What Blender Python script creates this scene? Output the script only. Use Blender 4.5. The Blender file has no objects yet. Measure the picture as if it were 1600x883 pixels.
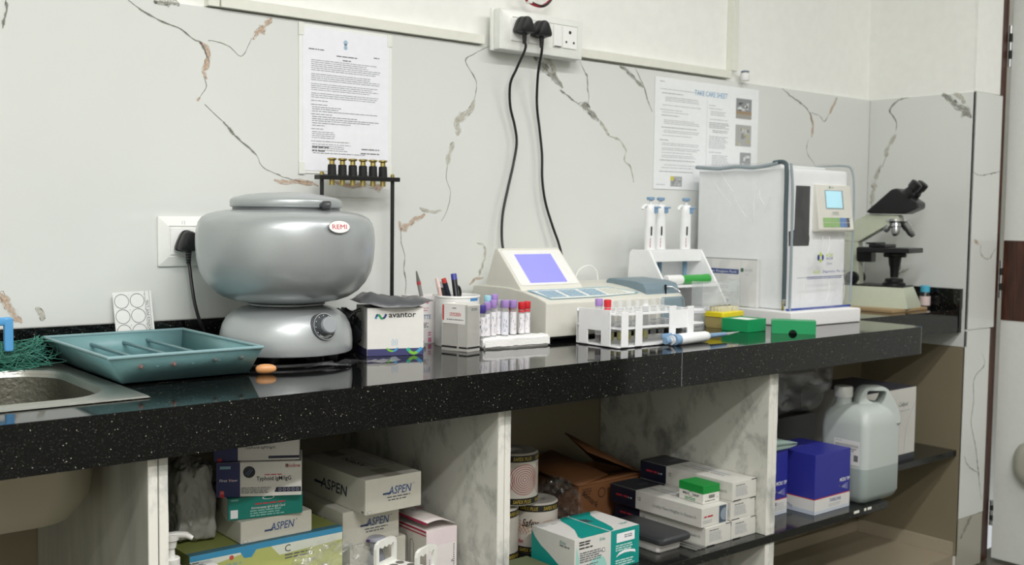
import bpy, bmesh, math, random
from mathutils import Vector, Matrix, noise

# ------------------------------------------------------------------ camera, world, lights, exposure
SC = bpy.context.scene
COL = SC.collection
PI = math.pi
rad = math.radians

def make_camera():
    yaw, pitch, roll = rad(39.497), rad(3.590), rad(-0.731)
    fwd = Vector((math.sin(yaw)*math.cos(pitch), math.cos(yaw)*math.cos(pitch), -math.sin(pitch)))
    rgt = Vector((math.cos(yaw), -math.sin(yaw), 0))
    dwn = fwd.cross(rgt)
    r2 = rgt*math.cos(roll) + dwn*math.sin(roll)
    d2 = -rgt*math.sin(roll) + dwn*math.cos(roll)
    m = Matrix((r2, -d2, -fwd)).transposed().to_4x4()
    m.translation = (0, -2.0, 1.05)
    cd = bpy.data.cameras.new('camera')
    cd.sensor_width = 36
    cd.lens = 1665.2/1600*36
    cd.clip_start = 0.02
    cd.dof.use_dof = True
    cd.dof.focus_distance = 1.85
    cd.dof.aperture_fstop = 6.3
    cam = bpy.data.objects.new('camera', cd)
    cam.matrix_world = m
    COL.objects.link(cam)
    SC.camera = cam
make_camera()

world = bpy.data.worlds.new('room_ambient_fill')  # even ambient fill added all round, no daylight source
SC.world = world
world.use_nodes = True
world.node_tree.nodes['Background'].inputs[0].default_value = (0.93, 0.98, 1.0, 1)
world.node_tree.nodes['Background'].inputs[1].default_value = 0.40

def ceiling_tube(loc, rot_z, length, power):
    ld = bpy.data.lights.new('ceiling_tube_light', 'AREA')
    ld.shape = 'RECTANGLE'
    ld.size = length
    ld.size_y = 0.12
    ld.energy = power
    ld.color = (1.0, 0.988, 0.982)
    lo = bpy.data.objects.new('ceiling_tube_light', ld)
    lo.location = loc
    lo.rotation_euler = (0, 0, rot_z)
    COL.objects.link(lo)
ceiling_tube((0.75, -1.75, 2.62), 0, 1.2, 17)
ceiling_tube((2.35, -1.75, 2.62), 0, 1.2, 13)
ceiling_tube((-0.4, -2.1, 2.62), 0, 1.2, 17)
ceiling_tube((0.1, -3.0, 2.62), 0, 1.2, 35)
ceiling_tube((3.0, -2.3, 2.62), 0, 1.2, 6)

SC.view_settings.view_transform = 'Standard'
SC.view_settings.look = 'None'
SC.view_settings.gamma = 1.0
SC.view_settings.use_curve_mapping = False
SC.view_settings.exposure = 0.63

# ------------------------------------------------------------------ materials
def lin(h):
    h = h.lstrip('#')
    out = []
    for i in (0, 2, 4):
        c = int(h[i:i+2], 16)/255
        out.append(c/12.92 if c <= 0.04045 else ((c+0.055)/1.055)**2.4)
    return (*out, 1)

MATS = {}
def mat(h, rough=0.5, metal=0.0, spec=0.5, coat=0.0, alpha=1.0, bump=0.0, bscale=60, name=None):
    key = (h, rough, metal, spec, coat, alpha, bump, bscale)
    if key in MATS: return MATS[key]
    m = bpy.data.materials.new(name or 'surface_' + h.lstrip('#'))
    m.use_nodes = True
    nt = m.node_tree
    b = nt.nodes['Principled BSDF']
    c = lin(h)
    b.inputs['Roughness'].default_value = rough
    b.inputs['Metallic'].default_value = metal
    b.inputs['Specular IOR Level'].default_value = spec
    b.inputs['Coat Weight'].default_value = coat
    b.inputs['Coat Roughness'].default_value = 0.05
    # slight procedural unevenness of the colour
    tc = nt.nodes.new('ShaderNodeTexCoord')
    n = nt.nodes.new('ShaderNodeTexNoise'); n.inputs['Scale'].default_value = bscale; n.inputs['Detail'].default_value = 3
    nt.links.new(tc.outputs['Object'], n.inputs['Vector'])
    mx = nt.nodes.new('ShaderNodeMix'); mx.data_type = 'RGBA'
    mx.inputs[6].default_value = (c[0]*.95, c[1]*.95, c[2]*.95, 1)
    mx.inputs[7].default_value = (min(1, c[0]*1.04), min(1, c[1]*1.04), min(1, c[2]*1.04), 1)
    nt.links.new(n.outputs['Fac'], mx.inputs[0])
    nt.links.new(mx.outputs[2], b.inputs['Base Color'])
    if bump:
        bp = nt.nodes.new('ShaderNodeBump'); bp.inputs['Strength'].default_value = bump; bp.inputs['Distance'].default_value = 0.002
        nt.links.new(n.outputs['Fac'], bp.inputs['Height']); nt.links.new(bp.outputs[0], b.inputs['Normal'])
    if alpha < 1:
        b.inputs['Alpha'].default_value = alpha
    MATS[key] = m
    return m

def film(name, h, opacity, rough=0.12, spec=0.6):
    """thin clear plastic: mostly see-through with a milky body and a gloss"""
    k = ('film', name)
    if k in MATS: return MATS[k]
    m = bpy.data.materials.new(name); m.use_nodes = True
    nt = m.node_tree; nt.nodes.clear()
    out = nt.nodes.new('ShaderNodeOutputMaterial')
    p = nt.nodes.new('ShaderNodeBsdfPrincipled')
    p.inputs['Base Color'].default_value = lin(h); p.inputs['Roughness'].default_value = rough
    p.inputs['Specular IOR Level'].default_value = spec
    t = nt.nodes.new('ShaderNodeBsdfTransparent')
    g = nt.nodes.new('ShaderNodeBsdfGlossy'); g.inputs['Roughness'].default_value = rough
    lw = nt.nodes.new('ShaderNodeLayerWeight'); lw.inputs[0].default_value = 0.5
    pw = nt.nodes.new('ShaderNodeMath'); pw.operation = 'POWER'; pw.inputs[1].default_value = 3.5
    fr = nt.nodes.new('ShaderNodeMath'); fr.operation = 'MULTIPLY_ADD'; fr.inputs[1].default_value = 0.45; fr.inputs[2].default_value = 0.035
    nt.links.new(lw.outputs['Facing'], pw.inputs[0]); nt.links.new(pw.outputs[0], fr.inputs[0])
    m1 = nt.nodes.new('ShaderNodeMixShader'); m1.inputs[0].default_value = opacity
    nt.links.new(t.outputs[0], m1.inputs[1]); nt.links.new(p.outputs[0], m1.inputs[2])
    m2 = nt.nodes.new('ShaderNodeMixShader')
    nt.links.new(fr.outputs[0], m2.inputs[0]); nt.links.new(m1.outputs[0], m2.inputs[1]); nt.links.new(g.outputs[0], m2.inputs[2])
    n = nt.nodes.new('ShaderNodeTexNoise'); n.inputs['Scale'].default_value = 22; n.inputs['Detail'].default_value = 2
    n.inputs['Distortion'].default_value = 1.0
    tc = nt.nodes.new('ShaderNodeTexCoord'); nt.links.new(tc.outputs['Object'], n.inputs['Vector'])
    bp = nt.nodes.new('ShaderNodeBump'); bp.inputs['Strength'].default_value = 0.35; bp.inputs['Distance'].default_value = 0.01
    nt.links.new(n.outputs['Fac'], bp.inputs['Height'])
    for s in (p, g): nt.links.new(bp.outputs[0], s.inputs['Normal'])
    nt.links.new(m2.outputs[0], out.inputs[0])
    MATS[k] = m
    return m

def ramp(nt, stops):
    r = nt.nodes.new('ShaderNodeValToRGB')
    e = r.color_ramp.elements
    while len(e) < len(stops): e.new(0.5)
    for i, (p, c) in enumerate(stops):
        e[i].position = p; e[i].color = c if len(c) == 4 else (*c, 1)
    return r

def marble(name, base, dark, scale, rough=0.25, stretch=(1, 1, 1), lo=0.42, hi=0.7):
    m = bpy.data.materials.new(name); m.use_nodes = True
    nt = m.node_tree; b = nt.nodes['Principled BSDF']
    tc = nt.nodes.new('ShaderNodeTexCoord'); mp = nt.nodes.new('ShaderNodeMapping'); mp.inputs['Scale'].default_value = stretch
    nt.links.new(tc.outputs['Object'], mp.inputs[0])
    n = nt.nodes.new('ShaderNodeTexNoise'); n.inputs['Scale'].default_value = scale; n.inputs['Detail'].default_value = 9
    n.inputs['Roughness'].default_value = 0.66; n.inputs['Distortion'].default_value = 0.35
    nt.links.new(mp.outputs[0], n.inputs['Vector'])
    r = ramp(nt, [(lo, lin(base)), (hi, lin(dark))])
    nt.links.new(n.outputs['Fac'], r.inputs[0])
    nt.links.new(r.outputs[0], b.inputs['Base Color'])
    b.inputs['Roughness'].default_value = rough
    return m

def granite(name, base='#070808', rough=0.06, sparkle=True):
    m = bpy.data.materials.new(name); m.use_nodes = True
    nt = m.node_tree; b = nt.nodes['Principled BSDF']
    tc = nt.nodes.new('ShaderNodeTexCoord')
    n = nt.nodes.new('ShaderNodeTexNoise'); n.inputs['Scale'].default_value = 420; n.inputs['Detail'].default_value = 3
    nt.links.new(tc.outputs['Object'], n.inputs['Vector'])
    r = ramp(nt, [(0.52, lin(base)), (0.62, lin('#171817')), (0.74, lin('#454643'))])
    nt.links.new(n.outputs['Fac'], r.inputs[0])
    v = nt.nodes.new('ShaderNodeTexVoronoi'); v.inputs['Scale'].default_value = 520
    nt.links.new(tc.outputs['Object'], v.inputs['Vector'])
    sep = nt.nodes.new('ShaderNodeSeparateColor'); nt.links.new(v.outputs['Color'], sep.inputs[0])
    lt = nt.nodes.new('ShaderNodeMath'); lt.operation = 'LESS_THAN'; lt.inputs[1].default_value = 0.016
    nt.links.new(sep.outputs[0], lt.inputs[0])
    ds = nt.nodes.new('ShaderNodeMath'); ds.operation = 'LESS_THAN'; ds.inputs[1].default_value = 0.32
    nt.links.new(v.outputs['Distance'], ds.inputs[0])
    mu = nt.nodes.new('ShaderNodeMath'); mu.operation = 'MULTIPLY'
    nt.links.new(lt.outputs[0], mu.inputs[0]); nt.links.new(ds.outputs[0], mu.inputs[1])
    mx = nt.nodes.new('ShaderNodeMix'); mx.data_type = 'RGBA'
    mx.inputs[7].default_value = lin('#c9c4b4')
    nt.links.new(mu.outputs[0], mx.inputs[0]); nt.links.new(r.outputs[0], mx.inputs[6])
    nt.links.new(mx.outputs[2], b.inputs['Base Color'])
    b.inputs['Roughness'].default_value = rough
    b.inputs['Specular IOR Level'].default_value = 0.42
    return m

def wood(name, c1, c2):
    m = bpy.data.materials.new(name); m.use_nodes = True
    nt = m.node_tree; b = nt.nodes['Principled BSDF']
    tc = nt.nodes.new('ShaderNodeTexCoord'); mp = nt.nodes.new('ShaderNodeMapping'); mp.inputs['Scale'].default_value = (20, 20, 1.5)
    nt.links.new(tc.outputs['Object'], mp.inputs[0])
    n = nt.nodes.new('ShaderNodeTexNoise'); n.inputs['Scale'].default_value = 4; n.inputs['Detail'].default_value = 8; n.inputs['Distortion'].default_value = 1
    nt.links.new(mp.outputs[0], n.inputs['Vector'])
    r = ramp(nt, [(0.35, lin(c1)), (0.7, lin(c2))]); nt.links.new(n.outputs['Fac'], r.inputs[0])
    nt.links.new(r.outputs[0], b.inputs['Base Color']); b.inputs['Roughness'].default_value = 0.38
    return m

def vein_mat(name, c1, c2, dens):
    """printed vein of the wall tile: ragged ink that fades out to the bare tile"""
    m = bpy.data.materials.new(name); m.use_nodes = True
    nt = m.node_tree; nt.nodes.clear()
    out = nt.nodes.new('ShaderNodeOutputMaterial')
    b = nt.nodes.new('ShaderNodeBsdfPrincipled'); b.inputs['Roughness'].default_value = 0.2
    t = nt.nodes.new('ShaderNodeBsdfTransparent')
    uv = nt.nodes.new('ShaderNodeUVMap'); sep = nt.nodes.new('ShaderNodeSeparateXYZ'); nt.links.new(uv.outputs[0], sep.inputs[0])
    tc = nt.nodes.new('ShaderNodeTexCoord')
    n = nt.nodes.new('ShaderNodeTexNoise'); n.inputs['Scale'].default_value = 48; n.inputs['Detail'].default_value = 5; n.inputs['Distortion'].default_value = 0.8
    nt.links.new(tc.outputs['Object'], n.inputs['Vector'])
    n2 = nt.nodes.new('ShaderNodeTexNoise'); n2.inputs['Scale'].default_value = 240; n2.inputs['Detail'].default_value = 4
    nt.links.new(tc.outputs['Object'], n2.inputs['Vector'])
    # edge falloff 1 at the middle, 0 at the rim
    a = nt.nodes.new('ShaderNodeMath'); a.operation = 'SUBTRACT'; a.inputs[1].default_value = 0.5; nt.links.new(sep.outputs[1], a.inputs[0])
    a2 = nt.nodes.new('ShaderNodeMath'); a2.operation = 'ABSOLUTE'; nt.links.new(a.outputs[0], a2.inputs[0])
    a3 = nt.nodes.new('ShaderNodeMath'); a3.operation = 'MULTIPLY_ADD'; a3.inputs[1].default_value = -2.0; a3.inputs[2].default_value = 1.0
    nt.links.new(a2.outputs[0], a3.inputs[0])
    s = nt.nodes.new('ShaderNodeMath'); s.operation = 'MULTIPLY_ADD'; s.inputs[1].default_value = 1.5; nt.links.new(n.outputs['Fac'], s.inputs[0])
    nt.links.new(a3.outputs[0], s.inputs[2])
    mr = nt.nodes.new('ShaderNodeMapRange'); mr.inputs['From Min'].default_value = 0.80; mr.inputs['From Max'].default_value = 1.6
    mr.inputs['To Max'].default_value = dens
    nt.links.new(s.outputs[0], mr.inputs['Value'])
    r = ramp(nt, [(0.35, lin(c1)), (0.65, lin(c2))]); nt.links.new(n2.outputs['Fac'], r.inputs[0]); nt.links.new(r.outputs[0], b.inputs['Base Color'])
    mx = nt.nodes.new('ShaderNodeMixShader'); nt.links.new(mr.outputs[0], mx.inputs[0]); nt.links.new(t.outputs[0], mx.inputs[1]); nt.links.new(b.outputs[0], mx.inputs[2])
    nt.links.new(mx.outputs[0], out.inputs[0])
    return m

M_TILE = mat('#dcdfdb', 0.10, spec=0.35, bscale=3)
M_PLASTER = mat('#f1f2ed', 0.7, spec=0.25, bump=0.12, bscale=40)
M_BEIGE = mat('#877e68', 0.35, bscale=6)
M_GRANITE = granite('black_galaxy_granite')
M_GRANITE_SHELF = granite('grey_black_granite', '#1c1d1c', 0.12)
M_MARBLE = marble('grey_white_marble', '#cfcfc5', '#6c706d', 11, 0.3, (1, 1, 0.75), 0.49, 0.72)
M_MARBLE_D = marble('grey_marble_streaked', '#aeb0a5', '#868a84', 7, 0.35, (2.0, 2.0, 0.35), 0.40, 0.75)
M_MARBLE_E = marble('white_marble_edge', '#e3e2d9', '#9da09c', 22, 0.4, (1, 1, 0.5), 0.5, 0.75)
M_WOODDK = wood('dark_red_brown_wood', '#2b1712', '#5a3424')
M_WHITE = mat('#eeeeec', 0.4)
M_WHITEPL = mat('#f0f0ef', 0.28)
M_BLACK = mat('#121314', 0.4)
M_BLACKM = mat('#141516', 0.65)
M_PAPER = mat('#f1f2f4', 0.6, spec=0.3)
M_CARD = mat('#e4e3dd', 0.55, spec=0.3)
M_CARDSIDE = mat('#d2d0c7', 0.55, spec=0.3)
M_STEEL = mat('#c4c6c8', 0.28, 1.0)
M_BRASS = mat('#b9a96c', 0.3, 1.0)
M_CHROME = mat('#dcdedf', 0.12, 1.0)
M_INK = mat('#1d1e20', 0.6)
M_GREYINK = mat('#6b6d70', 0.6)
M_LIGHTINK = mat('#b4b7ba', 0.6)
M_MIDINK = mat('#8c8f92', 0.6)
V_GREY = vein_mat('vein_grey', '#60635a', '#8f9186', 0.8)
V_DARK = vein_mat('vein_dark_grey', '#74746a', '#b1b0a6', 0.7)
V_RUST = vein_mat('vein_rust', '#bd977a', '#dfcab4', 0.7)
V_BEIGE = vein_mat('vein_beige', '#bab39f', '#d5d0c1', 0.55)
V_RDARK = vein_mat('vein_rust_dark', '#8a7060', '#b09682', 0.7)
V_CRACK = vein_mat('vein_crack', '#4d4e47', '#75766c', 0.9)
VK = {'g': V_GREY, 'd': V_DARK, 'r': V_RUST, 'b': V_BEIGE}

# ------------------------------------------------------------------ things, parts, mesh building
def props(o, label=None, cat=None, group=None, kind=None):
    if label: o['label'] = label
    if cat: o['category'] = cat
    if group: o['group'] = group
    if kind: o['kind'] = kind
    return o

def thing(name, label, cat, loc=(0, 0, 0), rz=0.0, group=None):
    o = bpy.data.objects.new(name, None)
    o.empty_display_size = 0.03
    o.location = loc; o.rotation_euler = (0, 0, rz)
    COL.objects.link(o)
    return props(o, label, cat, group)

def copy_tree(o, parent=None):
    c = o.copy(); COL.objects.link(c)
    if parent: c.parent = parent
    for ch in list(o.children): copy_tree(ch, c)
    return c

def spline(pts, n=6, closed=False):
    P = [Vector(p) for p in pts]
    out = []
    N = len(P)
    rng = range(N if closed else N-1)
    for i in rng:
        if closed: p0, p1, p2, p3 = P[i-1], P[i], P[(i+1) % N], P[(i+2) % N]
        else: p0, p1, p2, p3 = P[max(0, i-1)], P[i], P[i+1], P[min(N-1, i+2)]
        for k in range(n):
            t = k/n
            out.append(0.5*((2*p1) + (p2-p0)*t + (2*p0-5*p1+4*p2-p3)*t*t + (3*p1-p0-3*p2+p3)*t**3))
    if not closed: out.append(P[-1].copy())
    return out

FONT_CACHE = {}
def text_mesh(s, bold=0.0, shear=0.0):
    bold *= 0.45
    k = (s, bold, shear)
    if k not in FONT_CACHE:
        cu = bpy.data.curves.new('lettering', 'FONT')
        cu.body = s; cu.resolution_u = 2; cu.offset = bold; cu.shear = shear; cu.fill_mode = 'BOTH'
        ob = bpy.data.objects.new('lettering', cu)
        me = bpy.data.meshes.new_from_object(ob)
        vs = [v.co.xy.copy() for v in me.vertices]
        fs = [tuple(p.vertices) for p in me.polygons]
        bpy.data.objects.remove(ob); bpy.data.curves.remove(cu); bpy.data.meshes.remove(me)
        if vs:
            x0 = min(v.x for v in vs); x1 = max(v.x for v in vs)
        else: x0 = x1 = 0
        FONT_CACHE[k] = ([Vector((v.x-x0, v.y)) for v in vs], fs, x1-x0)
    return FONT_CACHE[k]

class MB:
    """collects shapes (in the parent's local frame) and links them as one mesh object"""
    def __init__(self, m=None):
        self.v = []; self.f = []; self.mi = []; self.mats = []; self.sm = []
        self.m = m
        self.uvs = None; self.bev = False
    def _mi(self, m):
        m = m or self.m
        if m not in self.mats: self.mats.append(m)
        return self.mats.index(m)
    def add(self, verts, faces, m=None, smooth=True, M=None):
        o = len(self.v); k = self._mi(m)
        for p in verts:
            p = Vector(p)
            self.v.append(M @ p if M else p)
        for f in faces:
            self.f.append([i+o for i in f]); self.mi.append(k); self.sm.append(smooth)
        return self
    def box(self, x0, x1, y0, y1, z0, z1, m=None, bev=0.0, M=None, seg=2):
        if bev <= 0:
            vs = [(x, y, z) for z in (z0, z1) for y in (y0, y1) for x in (x0, x1)]
            fs = [(0, 2, 3, 1), (4, 5, 7, 6), (0, 1, 5, 4), (2, 6, 7, 3), (0, 4, 6, 2), (1, 3, 7, 5)]
            return self.add(vs, fs, m, False, M)
        self.bev = True
        bm = bmesh.new()
        bmesh.ops.create_cube(bm, size=1)
        for v in bm.verts:
            v.co = Vector(((x0+x1)/2 + v.co.x*(x1-x0), (y0+y1)/2 + v.co.y*(y1-y0), (z0+z1)/2 + v.co.z*(z1-z0)))
        bmesh.ops.bevel(bm, geom=list(bm.edges), offset=bev, segments=seg, profile=0.5, affect='EDGES')
        return self.bm(bm, m, True, M)
    def bm(self, bm, m=None, smooth=True, M=None):
        bm.verts.ensure_lookup_table()
        bm.verts.index_update()
        self.add([v.co.copy() for v in bm.verts], [[v.index for v in f.verts] for f in bm.faces], m, smooth, M)
        bm.free()
        return self
    def quad(self, a, b, c, d, m=None): return self.add([a, b, c, d], [(0, 1, 2, 3)], m, False)
    def prism(self, poly, axis, a, b, m=None, bev=0.0, M=None, smooth=True):
        """closed polygon [(p,q)...] extruded along axis: 'x' (p=y,q=z), 'y' (p=x,q=z), 'z' (p=x,q=y)"""
        def P(p, q, t):
            return (t, p, q) if axis == 'x' else ((p, t, q) if axis == 'y' else (p, q, t))
        n = len(poly)
        bm = bmesh.new()
        A = [bm.verts.new(P(p, q, a)) for p, q in poly]
        B = [bm.verts.new(P(p, q, b)) for p, q in poly]
        bm.faces.new(A); bm.faces.new(B[::-1])
        for i in range(n): bm.faces.new((A[i], B[i], B[(i+1) % n], A[(i+1) % n]))
        bmesh.ops.recalc_face_normals(bm, faces=list(bm.faces))
        if bev > 0:
            self.bev = True
            bmesh.ops.bevel(bm, geom=list(bm.edges), offset=bev, segments=2, profile=0.5, affect='EDGES')
        return self.bm(bm, m, smooth, M)
    def lathe(self, prof, c=(0, 0, 0), seg=40, m=None, M=None, cap=True):
        """prof [(r,z)...] turned about the z axis through c"""
        vs = []; fs = []
        n = len(prof)
        for r, z in prof:
            for k in range(seg):
                a = 2*PI*k/seg
                vs.append((c[0]+r*math.cos(a), c[1]+r*math.sin(a), c[2]+z))
        for i in range(n-1):
            for k in range(seg):
                k2 = (k+1) % seg
                fs.append((i*seg+k, i*seg+k2, (i+1)*seg+k2, (i+1)*seg+k))
        if cap:
            if prof[0][0] > 1e-6: fs.append(tuple(range(seg))[::-1])
            if prof[-1][0] > 1e-6: fs.append(tuple((n-1)*seg+k for k in range(seg)))
        return self.add(vs, fs, m, True, M)
    def cyl(self, p0, p1, r0, r1=None, seg=16, m=None, cap=True):
        r1 = r0 if r1 is None else r1
        return self.cone_chain([p0, p1], [r0, r1], seg, m, cap)
    def axis_lathe(self, p0, p1, prof, seg=24, m=None):
        """prof [(r, t)] with t metres along p0->p1"""
        p0 = Vector(p0); d = (Vector(p1)-p0).normalized()
        M = Matrix.Translation(p0) @ d.to_track_quat('Z', 'Y').to_matrix().to_4x4()
        return self.lathe([(r, t) for r, t in prof], (0, 0, 0), seg, m, M)
    def cone_chain(self, pts, rs, seg=12, m=None, cap=True):
        P = [Vector(p) for p in pts]
        vs = []; fs = []
        up = None
        for i, p in enumerate(P):
            if i == 0: d = P[1]-P[0]
            elif i == len(P)-1: d = P[-1]-P[-2]
            else: d = (P[i+1]-P[i]).normalized() + (P[i]-P[i-1]).normalized()
            d = d.normalized() if d.length > 1e-9 else Vector((0, 0, 1))
            if up is None:
                up = d.orthogonal().normalized()
            else:
                up = (up - d*up.dot(d))
                up = up.normalized() if up.length > 1e-9 else d.orthogonal().normalized()
            s = d.cross(up)
            for k in range(seg):
                a = 2*PI*k/seg
                vs.append(p + (up*math.cos(a) + s*math.sin(a))*rs[i])
        for i in range(len(P)-1):
            for k in range(seg):
                k2 = (k+1) % seg
                fs.append((i*seg+k, i*seg+k2, (i+1)*seg+k2, (i+1)*seg+k))
        if cap:
            fs.append(tuple(range(seg))[::-1]); fs.append(tuple((len(P)-1)*seg+k for k in range(seg)))
        return self.add(vs, fs, m, True)
    def tube(self, pts, r, seg=10, m=None, n=6, smooth=True, closed=False):
        Q = spline(pts, n, closed) if smooth else [Vector(p) for p in pts]
        if closed: Q.append(Q[0].copy())
        return self.cone_chain(Q, [r]*len(Q), seg, m, not closed)
    def loft(self, rings, m=None, cap0=False, cap1=False, smooth=True):
        """rings: lists of equal length of points, joined in turn"""
        n = len(rings[0]); vs = [p for r in rings for p in r]; fs = []
        for i in range(len(rings)-1):
            for k in range(n):
                k2 = (k+1) % n
                fs.append((i*n+k, i*n+k2, (i+1)*n+k2, (i+1)*n+k))
        if cap0: fs.append(tuple(range(n))[::-1])
        if cap1: fs.append(tuple((len(rings)-1)*n+k for k in range(n)))
        return self.add(vs, fs, m, smooth)
    def build(self, name, parent=None, label=None, kind=None, angle=35, solid=0.0, subdiv=0):
        me = bpy.data.meshes.new(name)
        me.from_pydata([tuple(v) for v in self.v], [], self.f)
        for m in self.mats: me.materials.append(m)
        me.polygons.foreach_set('material_index', self.mi)
        me.polygons.foreach_set('use_smooth', self.sm)
        if self.uvs:
            uv = me.uv_layers.new(name='UVMap')
            for l in me.loops: uv.data[l.index].uv = self.uvs[l.vertex_index]
        me.update()
        try: me.set_sharp_from_angle(angle=rad(angle))
        except Exception: pass
        o = bpy.data.objects.new(name, me)
        COL.objects.link(o)
        if parent: o.parent = parent
        if self.bev:
            s = o.modifiers.new('even_normals', 'WEIGHTED_NORMAL'); s.keep_sharp = True; s.weight = 100
        if solid:
            s = o.modifiers.new('thickness', 'SOLIDIFY'); s.thickness = solid; s.offset = 0
        if subdiv:
            s = o.modifiers.new('smooth', 'SUBSURF'); s.levels = subdiv; s.render_levels = subdiv
        return props(o, label, None, None, kind)

def rrect(x0, x1, y0, y1, r, z, n=6):
    pts = []
    for cx, cy, a0 in ((x1-r, y1-r, 0), (x0+r, y1-r, 90), (x0+r, y0+r, 180), (x1-r, y0+r, 270)):
        for k in range(n+1):
            a = rad(a0+90*k/n)
            pts.append((cx+r*math.cos(a), cy+r*math.sin(a), z))
    return pts
def rrect2(x0, x1, y0, y1, r, n=5): return [(p[0], p[1]) for p in rrect(x0, x1, y0, y1, r, 0, n)]

class Face:
    """flat print on a face: O lower-left corner, U right, V up (unit vectors); collects into one MB"""
    EPS = 0.0005
    def __init__(self, mb, O, U, V, eps=None):
        self.mb = mb; self.O = Vector(O); self.U = Vector(U).normalized(); self.V = Vector(V).normalized()
        self.N = self.U.cross(self.V).normalized(); self.e = self.EPS if eps is None else eps
    def p(self, x, y, lift=0): return self.O + self.U*x + self.V*y + self.N*(self.e+lift)
    def rect(self, x, y, w, h, m, lift=0):
        self.mb.add([self.p(x, y, lift), self.p(x+w, y, lift), self.p(x+w, y+h, lift), self.p(x, y+h, lift)], [(0, 1, 2, 3)], m, False); return self
    def poly(self, pts, m, lift=0):
        self.mb.add([self.p(x, y, lift) for x, y in pts], [tuple(range(len(pts)))], m, False); return self
    def disc(self, x, y, r, m, ry=None, lift=0, n=24):
        ry = ry or r
        return self.poly([(x+r*math.cos(2*PI*k/n), y+ry*math.sin(2*PI*k/n)) for k in range(n)], m, lift)
    def ring(self, x, y, r, w, m, ry=None, a0=0, a1=360, lift=0, n=40):
        ry = ry or r
        vs = []; fs = []
        for k in range(n+1):
            a = rad(a0+(a1-a0)*k/n)
            vs.append(self.p(x+r*math.cos(a), y+ry*math.sin(a), lift)); vs.append(self.p(x+(r-w)*math.cos(a), y+(ry-w)*math.sin(a), lift))
        for k in range(n): fs.append((2*k, 2*k+2, 2*k+3, 2*k+1))
        self.mb.add(vs, fs, m, False); return self
    def line(self, pts, w, m, lift=0):
        P = [Vector(p) for p in pts]
        vs = []; fs = []
        for i, p in enumerate(P):
            d = (P[min(i+1, len(P)-1)]-P[max(i-1, 0)]).normalized(); nn = Vector((-d.y, d.x))*w/2
            a = p+nn; b = p-nn
            vs += [self.p(a.x, a.y, lift), self.p(b.x, b.y, lift)]
        for i in range(len(P)-1): fs.append((2*i, 2*i+1, 2*i+3, 2*i+2))
        self.mb.add(vs, fs, m, False); return self
    def text(self, s, x, y, h, m, w=None, bold=0.0, shear=0.0, align='l', rot=0, lift=0.0001):
        vs, fs, tw = text_mesh(s, bold, shear)
        if not vs: return self
        sy = h/0.70
        sx = sy if w is None else w/max(tw, 1e-6)
        ox = {'l': 0, 'c': -tw*sx/2, 'r': -tw*sx}[align]
        c, sn = math.cos(rad(rot)), math.sin(rad(rot))
        out = []
        for v in vs:
            px, py = v.x*sx+ox, v.y*sy
            out.append(self.p(x+px*c-py*sn, y+px*sn+py*c, lift))
        self.mb.add(out, fs, m, False); return self
    def words(self, x, y, w, pitch, lines, m, seed=1, fill=0.5, ragged=0.2, lift=0.0001):
        """lines of print too small to read: one dash per word, top line at y"""
        rn = random.Random(seed)
        for i in range(lines):
            cx = 0; lim = w*(1-ragged*rn.random())
            while cx < lim:
                ww = pitch*rn.uniform(0.8, 3.4)
                ww = min(ww, lim-cx)
                if ww > pitch*0.3: self.rect(x+cx, y-(i+1)*pitch+pitch*0.25, ww, pitch*fill, m, lift)
                cx += ww+pitch*0.4
        return self

def wpt(root, x, y, z):
    """a world point in the local frame of a thing (root has only a location and a turn about z)"""
    a = -root.rotation_euler[2]; d = Vector((x, y, z))-Vector(root.location)
    return Vector((d.x*math.cos(a)-d.y*math.sin(a), d.x*math.sin(a)+d.y*math.cos(a), d.z))

def struct(mb, name, **k):
    o = mb.build(name, **k); o['kind'] = 'structure'; return o

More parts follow.
